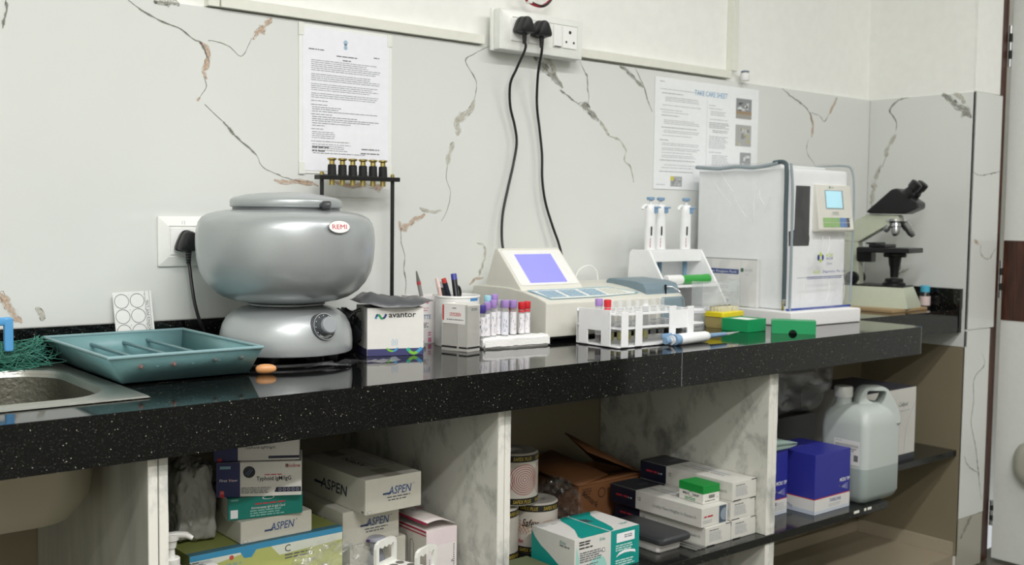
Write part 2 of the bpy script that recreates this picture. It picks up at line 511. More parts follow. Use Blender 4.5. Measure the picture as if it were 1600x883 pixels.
def carton(name, label, cat, loc, rz, size, m, bev=0.0012, group=None, body='box_body'):
    """closed cardboard box; local origin at the lower left corner of its front (-y) face"""
    w, d, h = size
    t = thing(name, label, cat, loc, rz, group)
    MB(m).box(0, w, 0, d, 0, h, bev=bev).build(body, t)
    pr = MB()
    F = {'front': Face(pr, (0, 0, 0), (1, 0, 0), (0, 0, 1)), 'left': Face(pr, (0, d, 0), (0, -1, 0), (0, 0, 1)),
         'top': Face(pr, (0, 0, h), (1, 0, 0), (0, 1, 0)), 'right': Face(pr, (w, 0, 0), (0, 1, 0), (0, 0, 1))}
    return t, pr, F
VEINS_BACK = [
    ('g',0.0061,[(0.719,1.439),(0.737,1.428),(0.757,1.418),(0.785,1.407),(0.820,1.398),(0.842,1.383),(0.857,1.378),(0.865,1.367),(0.873,1.350),(0.876,1.341)]),
    ('r',0.0112,[(0.857,1.378),(0.870,1.369),(0.874,1.352),(0.871,1.335),(0.865,1.322),(0.871,1.308)]),
    ('g',0.0025,[(0.864,1.314),(0.870,1.294),(0.856,1.271)]),
    ('r',0.0050,[(0.856,1.272),(0.851,1.264)]),
    ('g',0.0019,[(0.867,1.259),(0.884,1.244),(0.904,1.228)]),
    ('g',0.0090,[(0.904,1.228),(0.922,1.210),(0.941,1.192),(0.961,1.178),(0.979,1.161)]),
    ('g',0.0026,[(0.979,1.161),(0.991,1.141),(1.031,1.125),(1.075,1.115)]),
    ('r',0.0106,[(1.014,1.117),(1.046,1.113),(1.083,1.115),(1.117,1.107)]),
    ('r',0.0111,[(1.151,1.119),(1.190,1.110),(1.230,1.113),(1.266,1.108),(1.279,1.117)]),
    ('g',0.0023,[(0.874,1.383),(0.900,1.381),(0.920,1.375),(0.937,1.361),(0.947,1.362),(0.958,1.381),(0.965,1.397)]),
    ('r',0.0116,[(0.968,1.395),(0.978,1.411),(0.992,1.422),(1.003,1.435),(1.009,1.443)]),
    ('g',0.0099,[(0.502,1.361),(0.504,1.377),(0.509,1.394),(0.508,1.411)]),
    ('g',0.0045,[(1.567,1.446),(1.527,1.427),(1.500,1.407),(1.517,1.384),(1.532,1.361),(1.531,1.336),(1.527,1.319)]),
    ('b',0.0164,[(1.527,1.319),(1.516,1.295),(1.496,1.279),(1.477,1.266),(1.481,1.244),(1.478,1.233)]),
    ('b',0.0133,[(1.469,1.218),(1.456,1.191),(1.451,1.164)]),
    ('g',0.0022,[(1.451,1.164),(1.448,1.132),(1.461,1.103),(1.450,1.058),(1.436,1.036)]),
    ('b',0.0073,[(1.374,1.065),(1.404,1.056),(1.436,1.060)]),
    ('r',0.0130,[(1.390,1.050),(1.365,1.039),(1.344,1.026),(1.327,1.017),(1.320,1.035)]),
    ('g',0.0043,[(1.324,1.020),(1.326,0.985),(1.335,0.957),(1.333,0.928),(1.339,0.899),(1.337,0.870)]),
    ('d',0.0174,[(1.704,1.443),(1.725,1.425),(1.755,1.406),(1.780,1.393),(1.804,1.370)]),
    ('b',0.0158,[(1.741,1.439),(1.767,1.426),(1.776,1.399)]),
    ('g',0.0064,[(1.794,1.365),(1.829,1.349),(1.858,1.335)]),
    ('d',0.0147,[(1.858,1.335),(1.884,1.331),(1.905,1.313),(1.933,1.299)]),
    ('b',0.0083,[(1.933,1.299),(1.956,1.277),(1.971,1.261)]),
    ('b',0.0051,[(1.971,1.261),(2.009,1.250),(2.033,1.225),(2.027,1.201),(2.051,1.181),(2.065,1.143)]),
    ('g',0.0049,[(1.862,1.443),(1.876,1.421),(1.889,1.403),(1.890,1.374),(1.895,1.358),(1.891,1.333)]),
    ('d',0.0102,[(2.004,1.445),(2.040,1.430),(2.069,1.411),(2.094,1.396)]),
    ('g',0.0068,[(2.063,1.444),(2.081,1.420),(2.099,1.395),(2.110,1.367),(2.131,1.334)]),
    ('g',0.0079,[(2.699,1.446),(2.742,1.426),(2.791,1.410),(2.832,1.390),(2.850,1.371),(2.858,1.346)]),
    ('r',0.0100,[(2.842,1.383),(2.861,1.346),(2.856,1.306)]),
    ('g',0.0040,[(2.840,1.299),(2.832,1.263),(2.860,1.236),(2.888,1.213)]),
    ('g',0.0040,[(2.849,1.383),(2.894,1.376),(2.922,1.360),(2.948,1.390)]),
    ('r',0.0102,[(2.948,1.386),(2.968,1.414),(2.988,1.440)]),
    ('r',0.0135,[(0.490,0.907),(0.499,0.890),(0.505,0.876),(0.515,0.862),(0.525,0.849)]),
    ('b',0.0103,[(0.549,0.876),(0.558,0.865),(0.560,0.851)]),
    ('b',0.0061,[(1.539,0.984),(1.560,0.978),(1.563,0.953),(1.553,0.923),(1.546,0.905)]),
    ('r',0.0061,[(1.559,0.902),(1.534,0.898),(1.518,0.885)]),
    ('b',0.0083,[(3.021,0.964),(3.000,1.078),(3.005,1.119)]),
    ('d',0.0109,[(0.767,1.445),(0.782,1.443),(0.802,1.447),(0.817,1.445)]),
]
VEINS_RIGHT = [
    ('g',0.0083,[(-0.138,1.446),(-0.098,1.437),(-0.072,1.410),(-0.086,1.388),(-0.098,1.367),(-0.097,1.340)]),
    ('b',0.0146,[(-0.098,1.330),(-0.082,1.306),(-0.067,1.281),(-0.064,1.256)]),
    ('g',0.0063,[(-0.064,1.256),(-0.051,1.223)]),
    ('b',0.0148,[(-0.046,1.232),(-0.033,1.196),(-0.019,1.133),(-0.019,1.080)]),
    ('d',0.0198,[(-0.253,1.449),(-0.277,1.430),(-0.301,1.408),(-0.328,1.392),(-0.350,1.368)]),
    ('b',0.0139,[(-0.289,1.446),(-0.314,1.433),(-0.325,1.412)]),
    ('b',0.0125,[(-0.108,0.945),(-0.121,0.893),(-0.132,0.904)]),
    ('b',0.0083,[(-0.115,0.872),(-0.160,0.895)]),
]
VEINS_JAMB = [
    ('g',0.0060,[(3.175,1.203),(3.220,1.193),(3.280,1.199),(3.350,1.209)]),
    ('r',0.0119,[(3.204,0.991),(3.237,0.979)]),
    ('b',0.0060,[(3.245,0.979),(3.252,0.947),(3.302,0.932),(3.341,0.966)]),
    ('g',0.0081,[(3.281,0.637),(3.301,0.596),(3.239,0.557),(3.241,0.479),(3.230,0.419),(3.265,0.337),(3.288,0.258),(3.316,0.158)]),
    ('g',0.0061,[(3.194,0.316),(3.224,0.281),(3.284,0.252)]),
    ('d',0.0142,[(3.258,0.116),(3.220,0.083),(3.190,0.054)]),
]

# ------------------------------------------------------------------ the room
ZC = 0.777      # worktop surface
ZS = 0.335      # shelf surface
XR = 3.178      # right wall
YJ = -0.36      # face of the wall stub that carries the door frame

def ribbons(mb, veins, to3, seed=3):
    """printed veins: a broad pale fill for the wide ones and thin dark cracks that wander along it"""
    rn = random.Random(seed); mb.uvs = []
    def ribbon(Q, widths, m, lift):
        vs = []; fs = []
        for i, q in enumerate(Q):
            d = (Q[min(i+1, len(Q)-1)]-Q[max(i-1, 0)])
            d = d.normalized() if d.length > 1e-9 else Vector((1, 0))
            nn = Vector((-d.y, d.x))
            vs += [to3(q+nn*widths[i], lift), to3(q-nn*widths[i], lift)]
            mb.uvs += [(i/10, 0), (i/10, 1)]
        for i in range(len(Q)-1): fs.append((2*i, 2*i+1, 2*i+3, 2*i+2))
        mb.add(vs, fs, m, False)
    for k, w, pts in veins:
        Q = []
        P = [Vector((p.x, p.y)) for p in spline([(p[0], p[1], 0) for p in pts], 5)]
        for i in range(len(P)-1):
            n = max(1, int((P[i+1]-P[i]).length/0.0045))
            for j in range(n): Q.append(P[i].lerp(P[i+1], j/n))
        Q.append(P[-1])
        n = len(Q); o_ = rn.uniform(0, 50)
        taper = [min(1, 0.25+4*min(i, n-1-i)/n) for i in range(n)]
        wav = lambda i, f, c: noise.noise(Vector((i*f+o_, c, 0)))
        nor = []
        for i in range(n):
            d = (Q[min(i+1, n-1)]-Q[max(i-1, 0)]); d = d.normalized() if d.length > 1e-9 else Vector((1, 0)); nor.append(Vector((-d.y, d.x)))
        Q = [q+nor[i]*0.0022*wav(i, 0.35, 3) for i, q in enumerate(Q)]
        if k == 'g':
            ribbon(Q, [max(0.0011, w*0.5*taper[i]*(0.5+1.5*abs(wav(i, 0.25, 8)))) for i in range(n)], V_GREY, 0.0)
            continue
        ribbon(Q, [max(0.0012, w*0.85*taper[i]*(0.7+1.2*wav(i, 0.33, 5))) for i in range(n)], VK[k], 0.0)
        dark = {'r': V_RDARK, 'd': V_CRACK, 'b': V_GREY}[k]
        for s_ in ((-1, 1) if w > 0.006 else (1,)):
            off = [nor[i]*w*(0.42*s_*taper[i]+0.35*wav(i, 0.4, 20+s_)) for i in range(n)]
            lw = 0.0022 if k == 'd' else 0.0013
            ribbon([Q[i]+off[i] for i in range(n)], [max(0.0001, lw*1.6*(0.15+1.5*wav(i, 0.4, 40+s_))) for i in range(n)], dark, 0.0002)

# back wall: plaster above, one glossy printed slab below it, beige tile under the worktop
wb = struct(MB(M_PLASTER).box(-1.6, 4.6, 0.012, 0.14, -0.06, 2.7), 'wall_back')
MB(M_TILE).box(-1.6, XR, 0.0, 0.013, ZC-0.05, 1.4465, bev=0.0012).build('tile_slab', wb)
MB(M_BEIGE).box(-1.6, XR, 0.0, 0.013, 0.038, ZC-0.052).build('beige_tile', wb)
mb = MB(); ribbons(mb, VEINS_BACK, lambda q, e: (q.x, -0.0004-e, q.y)); mb.build('marble_vein', wb, kind='stuff')

wr = struct(MB(M_PLASTER).box(XR+0.004, XR+0.13, YJ+0.004, 0.012, -0.06, 2.7), 'wall_right')
MB(M_TILE).box(XR, XR+0.006, YJ, 0.0, 0.66, 1.4465, bev=0.001).build('tile_slab', wr)
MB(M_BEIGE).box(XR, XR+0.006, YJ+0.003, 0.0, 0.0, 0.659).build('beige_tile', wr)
mb = MB(); ribbons(mb, VEINS_RIGHT, lambda q, e: (XR-0.0004-e, q.x, q.y), 8); mb.build('marble_vein', wr, kind='stuff')

wj = struct(MB(M_PLASTER).box(XR+0.13, XR+0.158, YJ+0.006, 0.1, -0.06, 2.7), 'wall_door_side')
MB(M_PLASTER).box(XR+0.002, XR+0.158, YJ+0.002, YJ+0.006, 1.449, 2.7).build('plaster', wj)
for a, b, x1 in ((0.714, 1.4465, 3.352), (0.118, 0.711, 3.331), (-0.05, 0.115, 3.328)):
    MB(M_TILE if a > 0 else mat('#a9a799', 0.3, bscale=8)).box(XR, x1, YJ, YJ+0.007, a, b, bev=0.001).build('tile', wj)
mb = MB(); ribbons(mb, VEINS_JAMB, lambda q, e: (q.x, YJ-0.0004-e, q.y), 5); mb.build('marble_vein', wj, kind='stuff')

struct(MB(mat('#4e4a3f', 0.25, bscale=5)).box(-1.6, 4.6, -3.6, -0.3, -0.1, -0.052), 'floor')
struct(MB(mat('#a0957f', 0.3, bscale=5)).box(-1.6, XR, -0.345, 0.0, -0.052, 0.0), 'floor_plinth')
struct(MB(mat('#aca28d', 0.3)).box(0.6, XR, -0.012, 0.0, 0.0, 0.037, bev=0.001), 'baseboard_back')
struct(MB(mat('#aca28d', 0.3)).box(XR-0.012, XR, -0.345, -0.0125, 0.0, 0.042, bev=0.001), 'baseboard_right')
struct(MB(mat('#f2f2ee', 0.8)).box(-1.6, 4.6, -3.6, 0.14, 2.7, 2.8), 'ceiling')
struct(MB(M_PLASTER).box(-1.7, -1.6, -3.6, 0.14, -0.1, 2.7), 'wall_left')
struct(MB(mat('#a8a69d', 0.7)).box(-1.6, 4.6, -3.7, -3.6, -0.1, 2.7), 'wall_front')
struct(MB(M_PLASTER).box(4.6, 4.7, -3.7, 0.14, -0.1, 2.7), 'wall_far_right')

# door frame and the door that stands open at a right angle to the wall
struct(MB(M_WOODDK).box(3.337, 3.386, YJ+0.007, YJ+0.09, -0.05, 2.1, bev=0.002), 'trim_1')
dr = struct(MB(mat('#d9dcd7', 0.35)).box(3.392, 3.424, -1.2, YJ-0.002, -0.045, 2.05, bev=0.0015), 'door_1')
MB(M_WOODDK).box(3.3905, 3.392, -1.2, YJ-0.003, 0.735, 0.991).build('wooden_rail', dr)
for z0, z1 in ((1.54, 1.672), (0.805, 0.927), (0.062, 0.145)):
    n = 5; h = (z1-z0)/n
    hb = MB(M_STEEL)
    for k in range(n): hb.cyl((3.389, YJ+0.001, z0+k*h+0.0008), (3.389, YJ+0.001, z0+(k+1)*h-0.0008), 0.006, seg=12, m=M_STEEL if k % 2 == 0 else M_BLACKM)
    hb.build('hinge', dr)
lk = MB(mat('#a9a99c', 0.3))
rn = random.Random(4)
rings = []
for t, s in ((0, 1.0), (0.018, 1.0), (0.034, 0.82), (0.044, 0.45)):
    rings.append([(3.3905-t, -0.505+0.078*s*math.cos(2*PI*k/24)*(1+rn.uniform(-.04, .04)), 0.287+0.082*s*math.sin(2*PI*k/24)*(1+rn.uniform(-.04, .04))) for k in range(24)])
lk.loft(rings, cap1=True)
lk.box(3.346, 3.36, -0.53, -0.478, 0.26, 0.33, mat('#5c6468', 0.25, 0.6), bev=0.004)
lk.build('wrapped_door_lock', dr)

# cable trunking along the top of the tile
M_TRUNK = mat('#e4e5da', 0.4)
struct(MB(M_TRUNK).box(0.897, 1.548, -0.011, 0.012, 1.449, 1.4705, bev=0.0015), 'trim_2')
struct(MB(M_TRUNK).box(1.848, 2.449, -0.011, 0.012, 1.4515, 1.4735, bev=0.0015), 'trim_3')
struct(MB(M_TRUNK).box(0.872, 0.8955, -0.008, 0.012, 1.449, 2.65, bev=0.0015), 'trim_4')
struct(MB(M_TRUNK).box(2.4505, 2.474, -0.011, 0.012, 1.4745, 2.65, bev=0.0015), 'trim_5')

# ------------------------------------------------------------------ worktop, back upstand, shelf, partitions
top = thing('worktop', 'long black granite worktop with a sink cut into its left end', 'worktop', (0, 0, 0))
YF = -0.56; XS = 0.541
c = MB(M_GRANITE)
TH = 0.071
c.box(-1.5, -0.1, YF, -0.002, ZC-TH, ZC)
c.box(-0.1, XS, YF, -0.446, ZC-TH, ZC); c.box(-0.1, XS, -0.104, -0.002, ZC-TH, ZC)
c.box(XS, 1.637, YF, -0.002, ZC-TH, ZC)
c.build('granite_slab', top)
c = MB(M_GRANITE)
poly = [(1.639, -0.002), (1.639, YF)]
for k in range(7):
    a = rad(-90+90*k/6); poly.append((2.555+0.022*math.cos(a), YF+0.022+0.022*math.sin(a)))
poly += [(2.577, -0.345), (XR-0.002, -0.345), (XR-0.002, -0.002)]
c.prism(poly, 'z', ZC-TH, ZC, bev=0.0015)
c.build('granite_slab', top)
MB(mat('#8a8f90', 0.2)).box(1.637, 1.639, YF+0.0005, -0.01, ZC-TH+0.001, ZC-0.0005).build('joint_filler', top)
struct(MB(M_GRANITE).box(-1.5, XR-0.002, -0.02, -0.001, ZC+0.0002, 0.8415), 'trim_6')
struct(MB(M_GRANITE).box(XR-0.02, XR-0.001, -0.345, -0.0205, ZC+0.0002, 0.8415), 'trim_7')

sh = thing('shelf', 'dark granite shelf slab running under the worktop', 'shelf', (0, 0, 0))
s = MB(M_GRANITE_SHELF)
s.prism([(0.577, -0.002), (0.577, -0.545), (2.455, -0.545), (2.455, -0.345), (XR-0.002, -0.345), (XR-0.002, -0.002)], 'z', ZS-0.018, ZS, bev=0.001)
s.build('granite_slab', sh)
for x, w in ((2.30, 0.022), (2.345, 0.008), (2.36, 0.016)): MB(mat('#e9e7dc', 0.6)).box(x, x+w, -0.5462, -0.5448, ZS-0.008, ZS-0.002).build('edge_chip', sh)

def partition(x0, x1, upper_only, label, m):
    t = thing('marble_partition', label, 'partition', (x0, 0, 0))
    mid = (x1-x0)/2
    for a, b in ((0, mid-0.0006), (mid+0.0006, x1-x0)):
        q = MB(m)
        z0s = [(ZS+0.0004, ZC-TH-0.001)] if upper_only else [(ZS+0.0004, ZC-TH-0.001), (0.0004, ZS-0.0184)]
        for z0, z1 in z0s: q.box(a, b, -0.54, -0.002, z0, z1, bev=0.0012)
        q.build('marble_slab', t)
        # rough sawn front edge
        q = MB(M_MARBLE_E); rn = random.Random(int(x0*100)+int(a*1000))
        for z0, z1 in z0s:
            n = 26
            rings = []
            for k in range(n+1):
                z = z0+(z1-z0)*k/n; j = rn.uniform(0, 0.0012)
                rings.append([(a+0.0002, -0.5401, z), (b-0.0002-j*(b > mid+.01), -0.5401, z), (b-0.0006-j*(b > mid+.01), -0.5418, z), (a+0.0008, -0.5418, z)])
            q.loft(rings, cap0=True, cap1=True, smooth=False)
        q.build('sawn_edge', t)
    return t
t = partition(0.5455, 0.5755, False, 'grey streaked marble partition under the worktop beside the sink', M_MARBLE_D)
partition(1.175, 1.205, False, 'white and grey marble partition between the two shelf bays of boxes', M_MARBLE)
partition(1.9545, 1.9865, False, 'pale marble partition to the left of the blue tip boxes', M_MARBLE)

# ------------------------------------------------------------------ sink
sk = thing('sink', 'stainless steel sink with a wide wet rim set in the granite', 'sink', (0.24, -0.275, ZC))
def rr(x0, x1, y0, y1, r, z): return [(p[0]-0.24, p[1]+0.275, p[2]) for p in rrect(x0, x1, y0, y1, r, z, 8)]
M_SINK = mat('#b9bab4', 0.36, 1.0, bump=0.35, bscale=60)
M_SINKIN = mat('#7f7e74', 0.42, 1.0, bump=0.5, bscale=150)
q = MB(M_SINK)
q.loft([rr(-0.12, 0.577, -0.474, -0.025, 0.003, 0.0012), rr(-0.118, 0.575, -0.472, -0.027, 0.003, 0.0032),
        rr(-0.105, 0.556, -0.457, -0.092, 0.09, 0.0036), rr(-0.10, 0.548, -0.451, -0.098, 0.09, 0.0065), rr(-0.095, 0.541, -0.444, -0.104, 0.09, 0.0045),
        rr(-0.092, 0.537, -0.44, -0.108, 0.088, -0.006)])
q.build('sink_rim', sk)
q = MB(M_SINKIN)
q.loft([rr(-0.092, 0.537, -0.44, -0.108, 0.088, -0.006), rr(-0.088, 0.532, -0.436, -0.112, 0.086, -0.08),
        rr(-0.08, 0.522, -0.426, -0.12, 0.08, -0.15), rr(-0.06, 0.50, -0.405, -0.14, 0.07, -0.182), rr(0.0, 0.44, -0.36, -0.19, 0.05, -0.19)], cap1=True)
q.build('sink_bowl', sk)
q = MB(mat('#c4bdaa', 0.42, 0.75, bscale=12))
q.loft([rr(-0.094, 0.539, -0.442, -0.106, 0.09, -0.0005), rr(-0.090, 0.534, -0.438, -0.110, 0.088, -0.08),
        rr(-0.082, 0.5235, -0.428, -0.118, 0.082, -0.151), rr(-0.062, 0.502, -0.407, -0.138, 0.072, -0.184), rr(0.0, 0.44, -0.36, -0.19, 0.05, -0.1925)], cap1=True)
q.build('bowl_underside', sk)

# ------------------------------------------------------------------ things on the back wall
# framed notice
t = thing('wall_notice', 'white printed notice in a clear sleeve high on the wall left of the sockets', 'notice', (1.0735, -0.0012, 1.137))
W, H = 0.2185, 0.302
MB(mat('#eceeea', 0.2)).box(-0.004, W+0.005, -0.001, 0.0006, -0.004, H+0.002, bev=0.0004).build('plastic_sleeve', t)
MB(mat('#eeeff5', 0.35)).box(0.004, W-0.004, -0.0019, -0.0011, 0.002, H-0.004).build('paper_sheet', t)
for x, z in ((-0.005, H-0.022), (W-0.008, H-0.024), (-0.004, -0.006), (W-0.006, -0.006)): MB(mat('#e7e9e2', 0.3)).box(x, x+0.013, -0.003, -0.0005, z, z+0.026, bev=0.0006).build('corner_clip', t)
pr = MB(); F = Face(pr, (0.004, -0.0019, 0.002), (1, 0, 0), (0, 0, 1), 0.0003)
B2 = mat('#9fb9cc', 0.6)
F.disc(0.102, 0.273, 0.005, B2); F.disc(0.102, 0.262, 0.0045, B2); F.rect(0.0985, 0.266, 0.007, 0.004, B2)
F.words(0.014, 0.254, 0.036, 0.0042, 1, M_GREYINK, 2, ragged=0); F.words(0.172, 0.25, 0.014, 0.0042, 1, M_GREYINK, 3, ragged=0)
F.words(0.08, 0.245, 0.05, 0.0044, 1, M_GREYINK, 5, ragged=0); F.words(0.095, 0.237, 0.02, 0.0044, 1, M_GREYINK, 6, ragged=0)
y = 0.232
for n, ind, wd, gap in ((6, 0.02, 0.172, 0.004), (4, 0.02, 0.174, 0.004), (4, 0.02, 0.17, 0.003), (3, 0.02, 0.17, 0.003), (1, 0.02, 0.05, 0.004), (1, 0.02, 0.045, 0.001), (2, 0.022, 0.08, 0.0005), (1, 0.022, 0.16, 0.002),
                        (1, 0.02, 0.05, 0.001), (1, 0.022, 0.12, 0.0005), (2, 0.022, 0.168, 0.0005), (1, 0.022, 0.115, 0.001), (1, 0.022, 0.03, 0.003), (1, 0.02, 0.035, 0.002), (4, 0.022, 0.065, 0.003), (1, 0.02, 0.1, 0.002), (4, 0.022, 0.1, 0.002), (1, 0.024, 0.13, 0.01)):
    F.words(ind, y, wd, 0.0041, n, M_MIDINK if n > 2 else M_GREYINK, int(y*1e5), ragged=0.25, fill=0.31); y -= n*0.0041+gap
F.words(0.022, 0.052, 0.042, 0.005, 1, M_GREYINK, 21, ragged=0); F.words(0.022, 0.044, 0.03, 0.005, 1, M_GREYINK, 22, ragged=0)
F.words(0.142, 0.052, 0.045, 0.0048, 1, M_GREYINK, 23, ragged=0); F.words(0.14, 0.043, 0.048, 0.0046, 1, M_GREYINK, 24, ragged=0)
pr.build('printed_text', t)

# care sheet
t = thing('care_sheet', 'wide white care sheet with blue heading and small photos taped to the wall', 'poster', (2.139, -0.0012, 1.128))
W, H = 0.446, 0.302
MB(mat('#eef1f2', 0.35)).box(0, W, -0.001, 0.0004, 0, H).build('paper_sheet', t)
pr = MB(); F = Face(pr, (0, -0.001, 0), (1, 0, 0), (0, 0, 1), 0.0003)
F.text('TAKE CARE SHEET', 0.160, H-0.037, 0.0145, mat('#5a9cc4', 0.6), w=0.142, bold=0.0)
F.words(0.018, H-0.008, 0.018, 0.005, 1, M_LIGHTINK, 3, ragged=0)
F.rect(0.214, 0.02, 0.0008, 0.235, M_LIGHTINK)
y = H-0.028
for ind, wd, n, g, dk in ((0.02, 0.18, 1, 0.006, 0), (0.026, 0.105, 1, 0.006, 1), (0.04, 0.15, 3, 0.008, 0), (0.03, 0.16, 1, 0.008, 0), (0.02, 0.1, 1, 0.002, 0), (0.028, 0.11, 1, 0.004, 0), (0.026, 0.07, 1, 0.008, 1),
                          (0.036, 0.15, 3, 0.006, 0), (0.026, 0.16, 1, 0.004, 1), (0.036, 0.15, 2, 0.004, 0), (0.03, 0.14, 1, 0.008, 0), (0.022, 0.04, 1, 0.004, 1), (0.03, 0.17, 2, 0.004, 0), (0.03, 0.16, 2, 0.003, 0), (0.03, 0.13, 1, 0.003, 0), (0.03, 0.165, 2, 0.004, 0),
                          (0.022, 0.15, 1, 0.008, 1), (0.04, 0.15, 1, 0.003, 0), (0.03, 0.15, 1, 0.006, 0), (0.022, 0.14, 1, 0.005, 1), (0.034, 0.15, 1, 0.006, 0), (0.022, 0.14, 1, 0.004, 1)):
    if y < 0.05: break
    F.words(ind, y, wd, 0.0046, n, M_MIDINK if dk else M_LIGHTINK, int(y*1e5), fill=0.34); y -= n*0.0046+g
y = H-0.058
for ind, wd, n, g, dk in ((0.222, 0.03, 1, 0.004, 0), (0.222, 0.06, 1, 0.004, 0), (0.23, 0.07, 3, 0.008, 0), (0.228, 0.08, 1, 0.005, 0), (0.225, 0.09, 4, 0.003, 1), (0.24, 0.08, 2, 0.008, 1), (0.225, 0.085, 8, 0.008, 0), (0.225, 0.06, 1, 0.004, 0), (0.24, 0.08, 9, 0.006, 0), (0.222, 0.11, 10, 0.01, 0)):
    if y < 0.05: break
    F.words(ind, y, wd, 0.0046, n, M_MIDINK if dk else M_LIGHTINK, int(y*1e5), fill=0.36); y -= n*0.0046+g
def photo(x, y, w, h, cols, seed):
    rn = random.Random(seed); F.rect(x, y, w, h, cols[0])
    for k in range(16):
        a = rn.uniform(0.05, 0.75); b = rn.uniform(0.05, 0.8)
        F.rect(x+a*w, y+b*h, w*rn.uniform(0.05, 0.25), h*rn.uniform(0.04, 0.16), cols[1+k % (len(cols)-1)], 0.0001+k*0.00001)
P1 = [mat('#8d9092', 0.6), mat('#4c4e4f', 0.6), mat('#c6c8c8', 0.6), mat('#6d6a62', 0.6), mat('#dde0e0', 0.6)]
photo(0.342, 0.213, 0.071, 0.058, P1, 1); F.rect(0.342, 0.213, 0.071, 0.014, mat('#9f9c96', 0.6), 0.0004); F.rect(0.342, 0.226, 0.071, 0.008, mat('#a08a6c', 0.6), 0.0005)
photo(0.342, 0.133, 0.072, 0.062, [mat('#aeb0ad', 0.6), mat('#8c8f8d', 0.6), mat('#c9cbc8', 0.6), mat('#b9b287', 0.6)], 2)
photo(0.365, 0.045, 0.05, 0.07, [mat('#9da1a3', 0.6), mat('#c9cccc', 0.6), mat('#7d8183', 0.6), mat('#dddfdf', 0.6)], 3)
photo(0.068, 0.008, 0.047, 0.028, [mat('#a9adae', 0.6), mat('#c5c8c8', 0.6), mat('#8b8f90', 0.6)], 4); F.rect(0.068, 0.024, 0.012, 0.012, mat('#d8c94a', 0.6), 0.0005)
F.words(0.012, 0.014, 0.035, 0.004, 1, M_LIGHTINK, 9, ragged=0)
pr.build('printed_text', t)

# surface socket box with two plugs
t = thing('power_socket', 'white surface socket box with switch and sockets high on the wall', 'socket', (1.566, -0.0125, 1.4375))
W, H, D = 0.262, 0.0945, 0.032
SK = mat('#eceee9', 0.3)
q = MB(SK); q.box(-0.006, W+0.004, -0.008, 0.0, -0.002, H+0.002, bev=0.002); q.box(0, W, -D, -0.008, 0, H, bev=0.003)
q.build('box_body', t)
q = MB(SK)
o = [(0.004, 0.004), (W-0.004, 0.004), (W-0.004, H-0.004), (0.004, H-0.004)]; i_ = [(0.032, 0.018), (W-0.022, 0.018), (W-0.022, H-0.018), (0.032, H-0.018)]
q.loft([[(x, -D-0.0005, z) for x, z in o], [(x, -D-0.006, z) for x, z in i_], [(x, -D-0.004, z) for x, z in i_]], cap1=True, smooth=False)
q.build('frame_plate', t)
M_SW = mat('#f4f5f2', 0.25)
sw = MB(M_SW).box(0.16, 0.186, -D-0.009, -D-0.003, 0.021, 0.073, bev=0.0015).build('switch', t)
MB(M_BLACKM).box(0.162, 0.184, -D-0.0094, -D-0.0088, 0.0215, 0.0235).build('switch_gap', sw)
so = MB(M_SW).box(0.19, 0.236, -D-0.008, -D-0.003, 0.021, 0.0735, bev=0.0015).build('socket_outlet', t)
for x, z, r in ((0.213, 0.06, 0.0042), (0.201, 0.036, 0.003), (0.2255, 0.036, 0.003)): MB(M_BLACK).cyl((x, -D-0.0083, z), (x, -D-0.007, z), r, seg=14).build('pin_hole', so)
for x in (0.052, 0.105):
    MB(M_SW).box(x-0.024, x+0.024, -D-0.008, -D-0.003, 0.021, 0.0735, bev=0.0015).build('socket_outlet', t)
def plug_parts(t, s=1.0):
    """three-pin plug top; local origin at the middle of its back, facing -y"""
    q = MB(M_BLACK)
    def ring(k, y, dz=0):
        pts = []
        out = [(-0.019, -0.014, 0), (0, -0.0165, 0), (0.019, -0.014, 0), (0.0205, -0.006, 0), (0.0125, 0.013, 0), (0.007, 0.0205, 0), (0, 0.0225, 0), (-0.007, 0.0205, 0), (-0.0125, 0.013, 0), (-0.0205, -0.006, 0)]
        for p in spline(out, 4, True):
            x, z = p.x*k, p.y*k
            pts.append((x*s, y*s, (z+dz)*s))
        return pts
    q.loft([ring(0.96, 0), ring(1.06, -0.006), ring(1.06, -0.012), ring(0.98, -0.0135), ring(1.0, -0.019), ring(0.98, -0.030), ring(0.86, -0.034), ring(0.5, -0.0355)], cap0=True, cap1=True)
    q.build('plug_body', t)
    r = MB(M_BLACK)
    for k in range(5):
        z = -0.016-0.005*k
        r.cyl((0, -0.018*s, z*s), (0, -0.018*s, (z-0.0042)*s), 0.0062*s*(1-0.06*k), 0.0058*s*(1-0.06*k), 14)
    r.build('strain_relief', t)
def corded_plug(name, label, loc, cord, s=1.0, r=0.0032, group=None):
    t = thing(name, label, 'plug', loc, 0, group)
    plug_parts(t, s)
    MB(M_BLACK).tube([wpt(t, *p) for p in cord], r, 10, n=8).build('power_cord', t)
    return t
corded_plug('power_plug', 'left black plug in the high socket box with its cord hanging down', (1.618, -0.0535, 1.491),
            [(1.618, -0.072, 1.455), (1.622, -0.07, 1.44), (1.613, -0.05, 1.395), (1.609, -0.032, 1.36), (1.618, -0.022, 1.31), (1.634, -0.02, 1.265), (1.641, -0.02, 1.225), (1.632, -0.02, 1.175), (1.614, -0.022, 1.115), (1.597, -0.024, 1.05), (1.592, -0.03, 0.985), (1.593, -0.05, 0.93)])
corded_plug('power_plug', 'right black plug in the high socket box with its cord hanging down', (1.671, -0.0535, 1.488),
            [(1.671, -0.072, 1.452), (1.673, -0.07, 1.438), (1.684, -0.045, 1.39), (1.698, -0.026, 1.32), (1.713, -0.02, 1.26), (1.722, -0.02, 1.2), (1.724, -0.02, 1.14), (1.735, -0.02, 1.085), (1.756, -0.022, 1.03), (1.777, -0.026, 0.98), (1.786, -0.035, 0.93)])
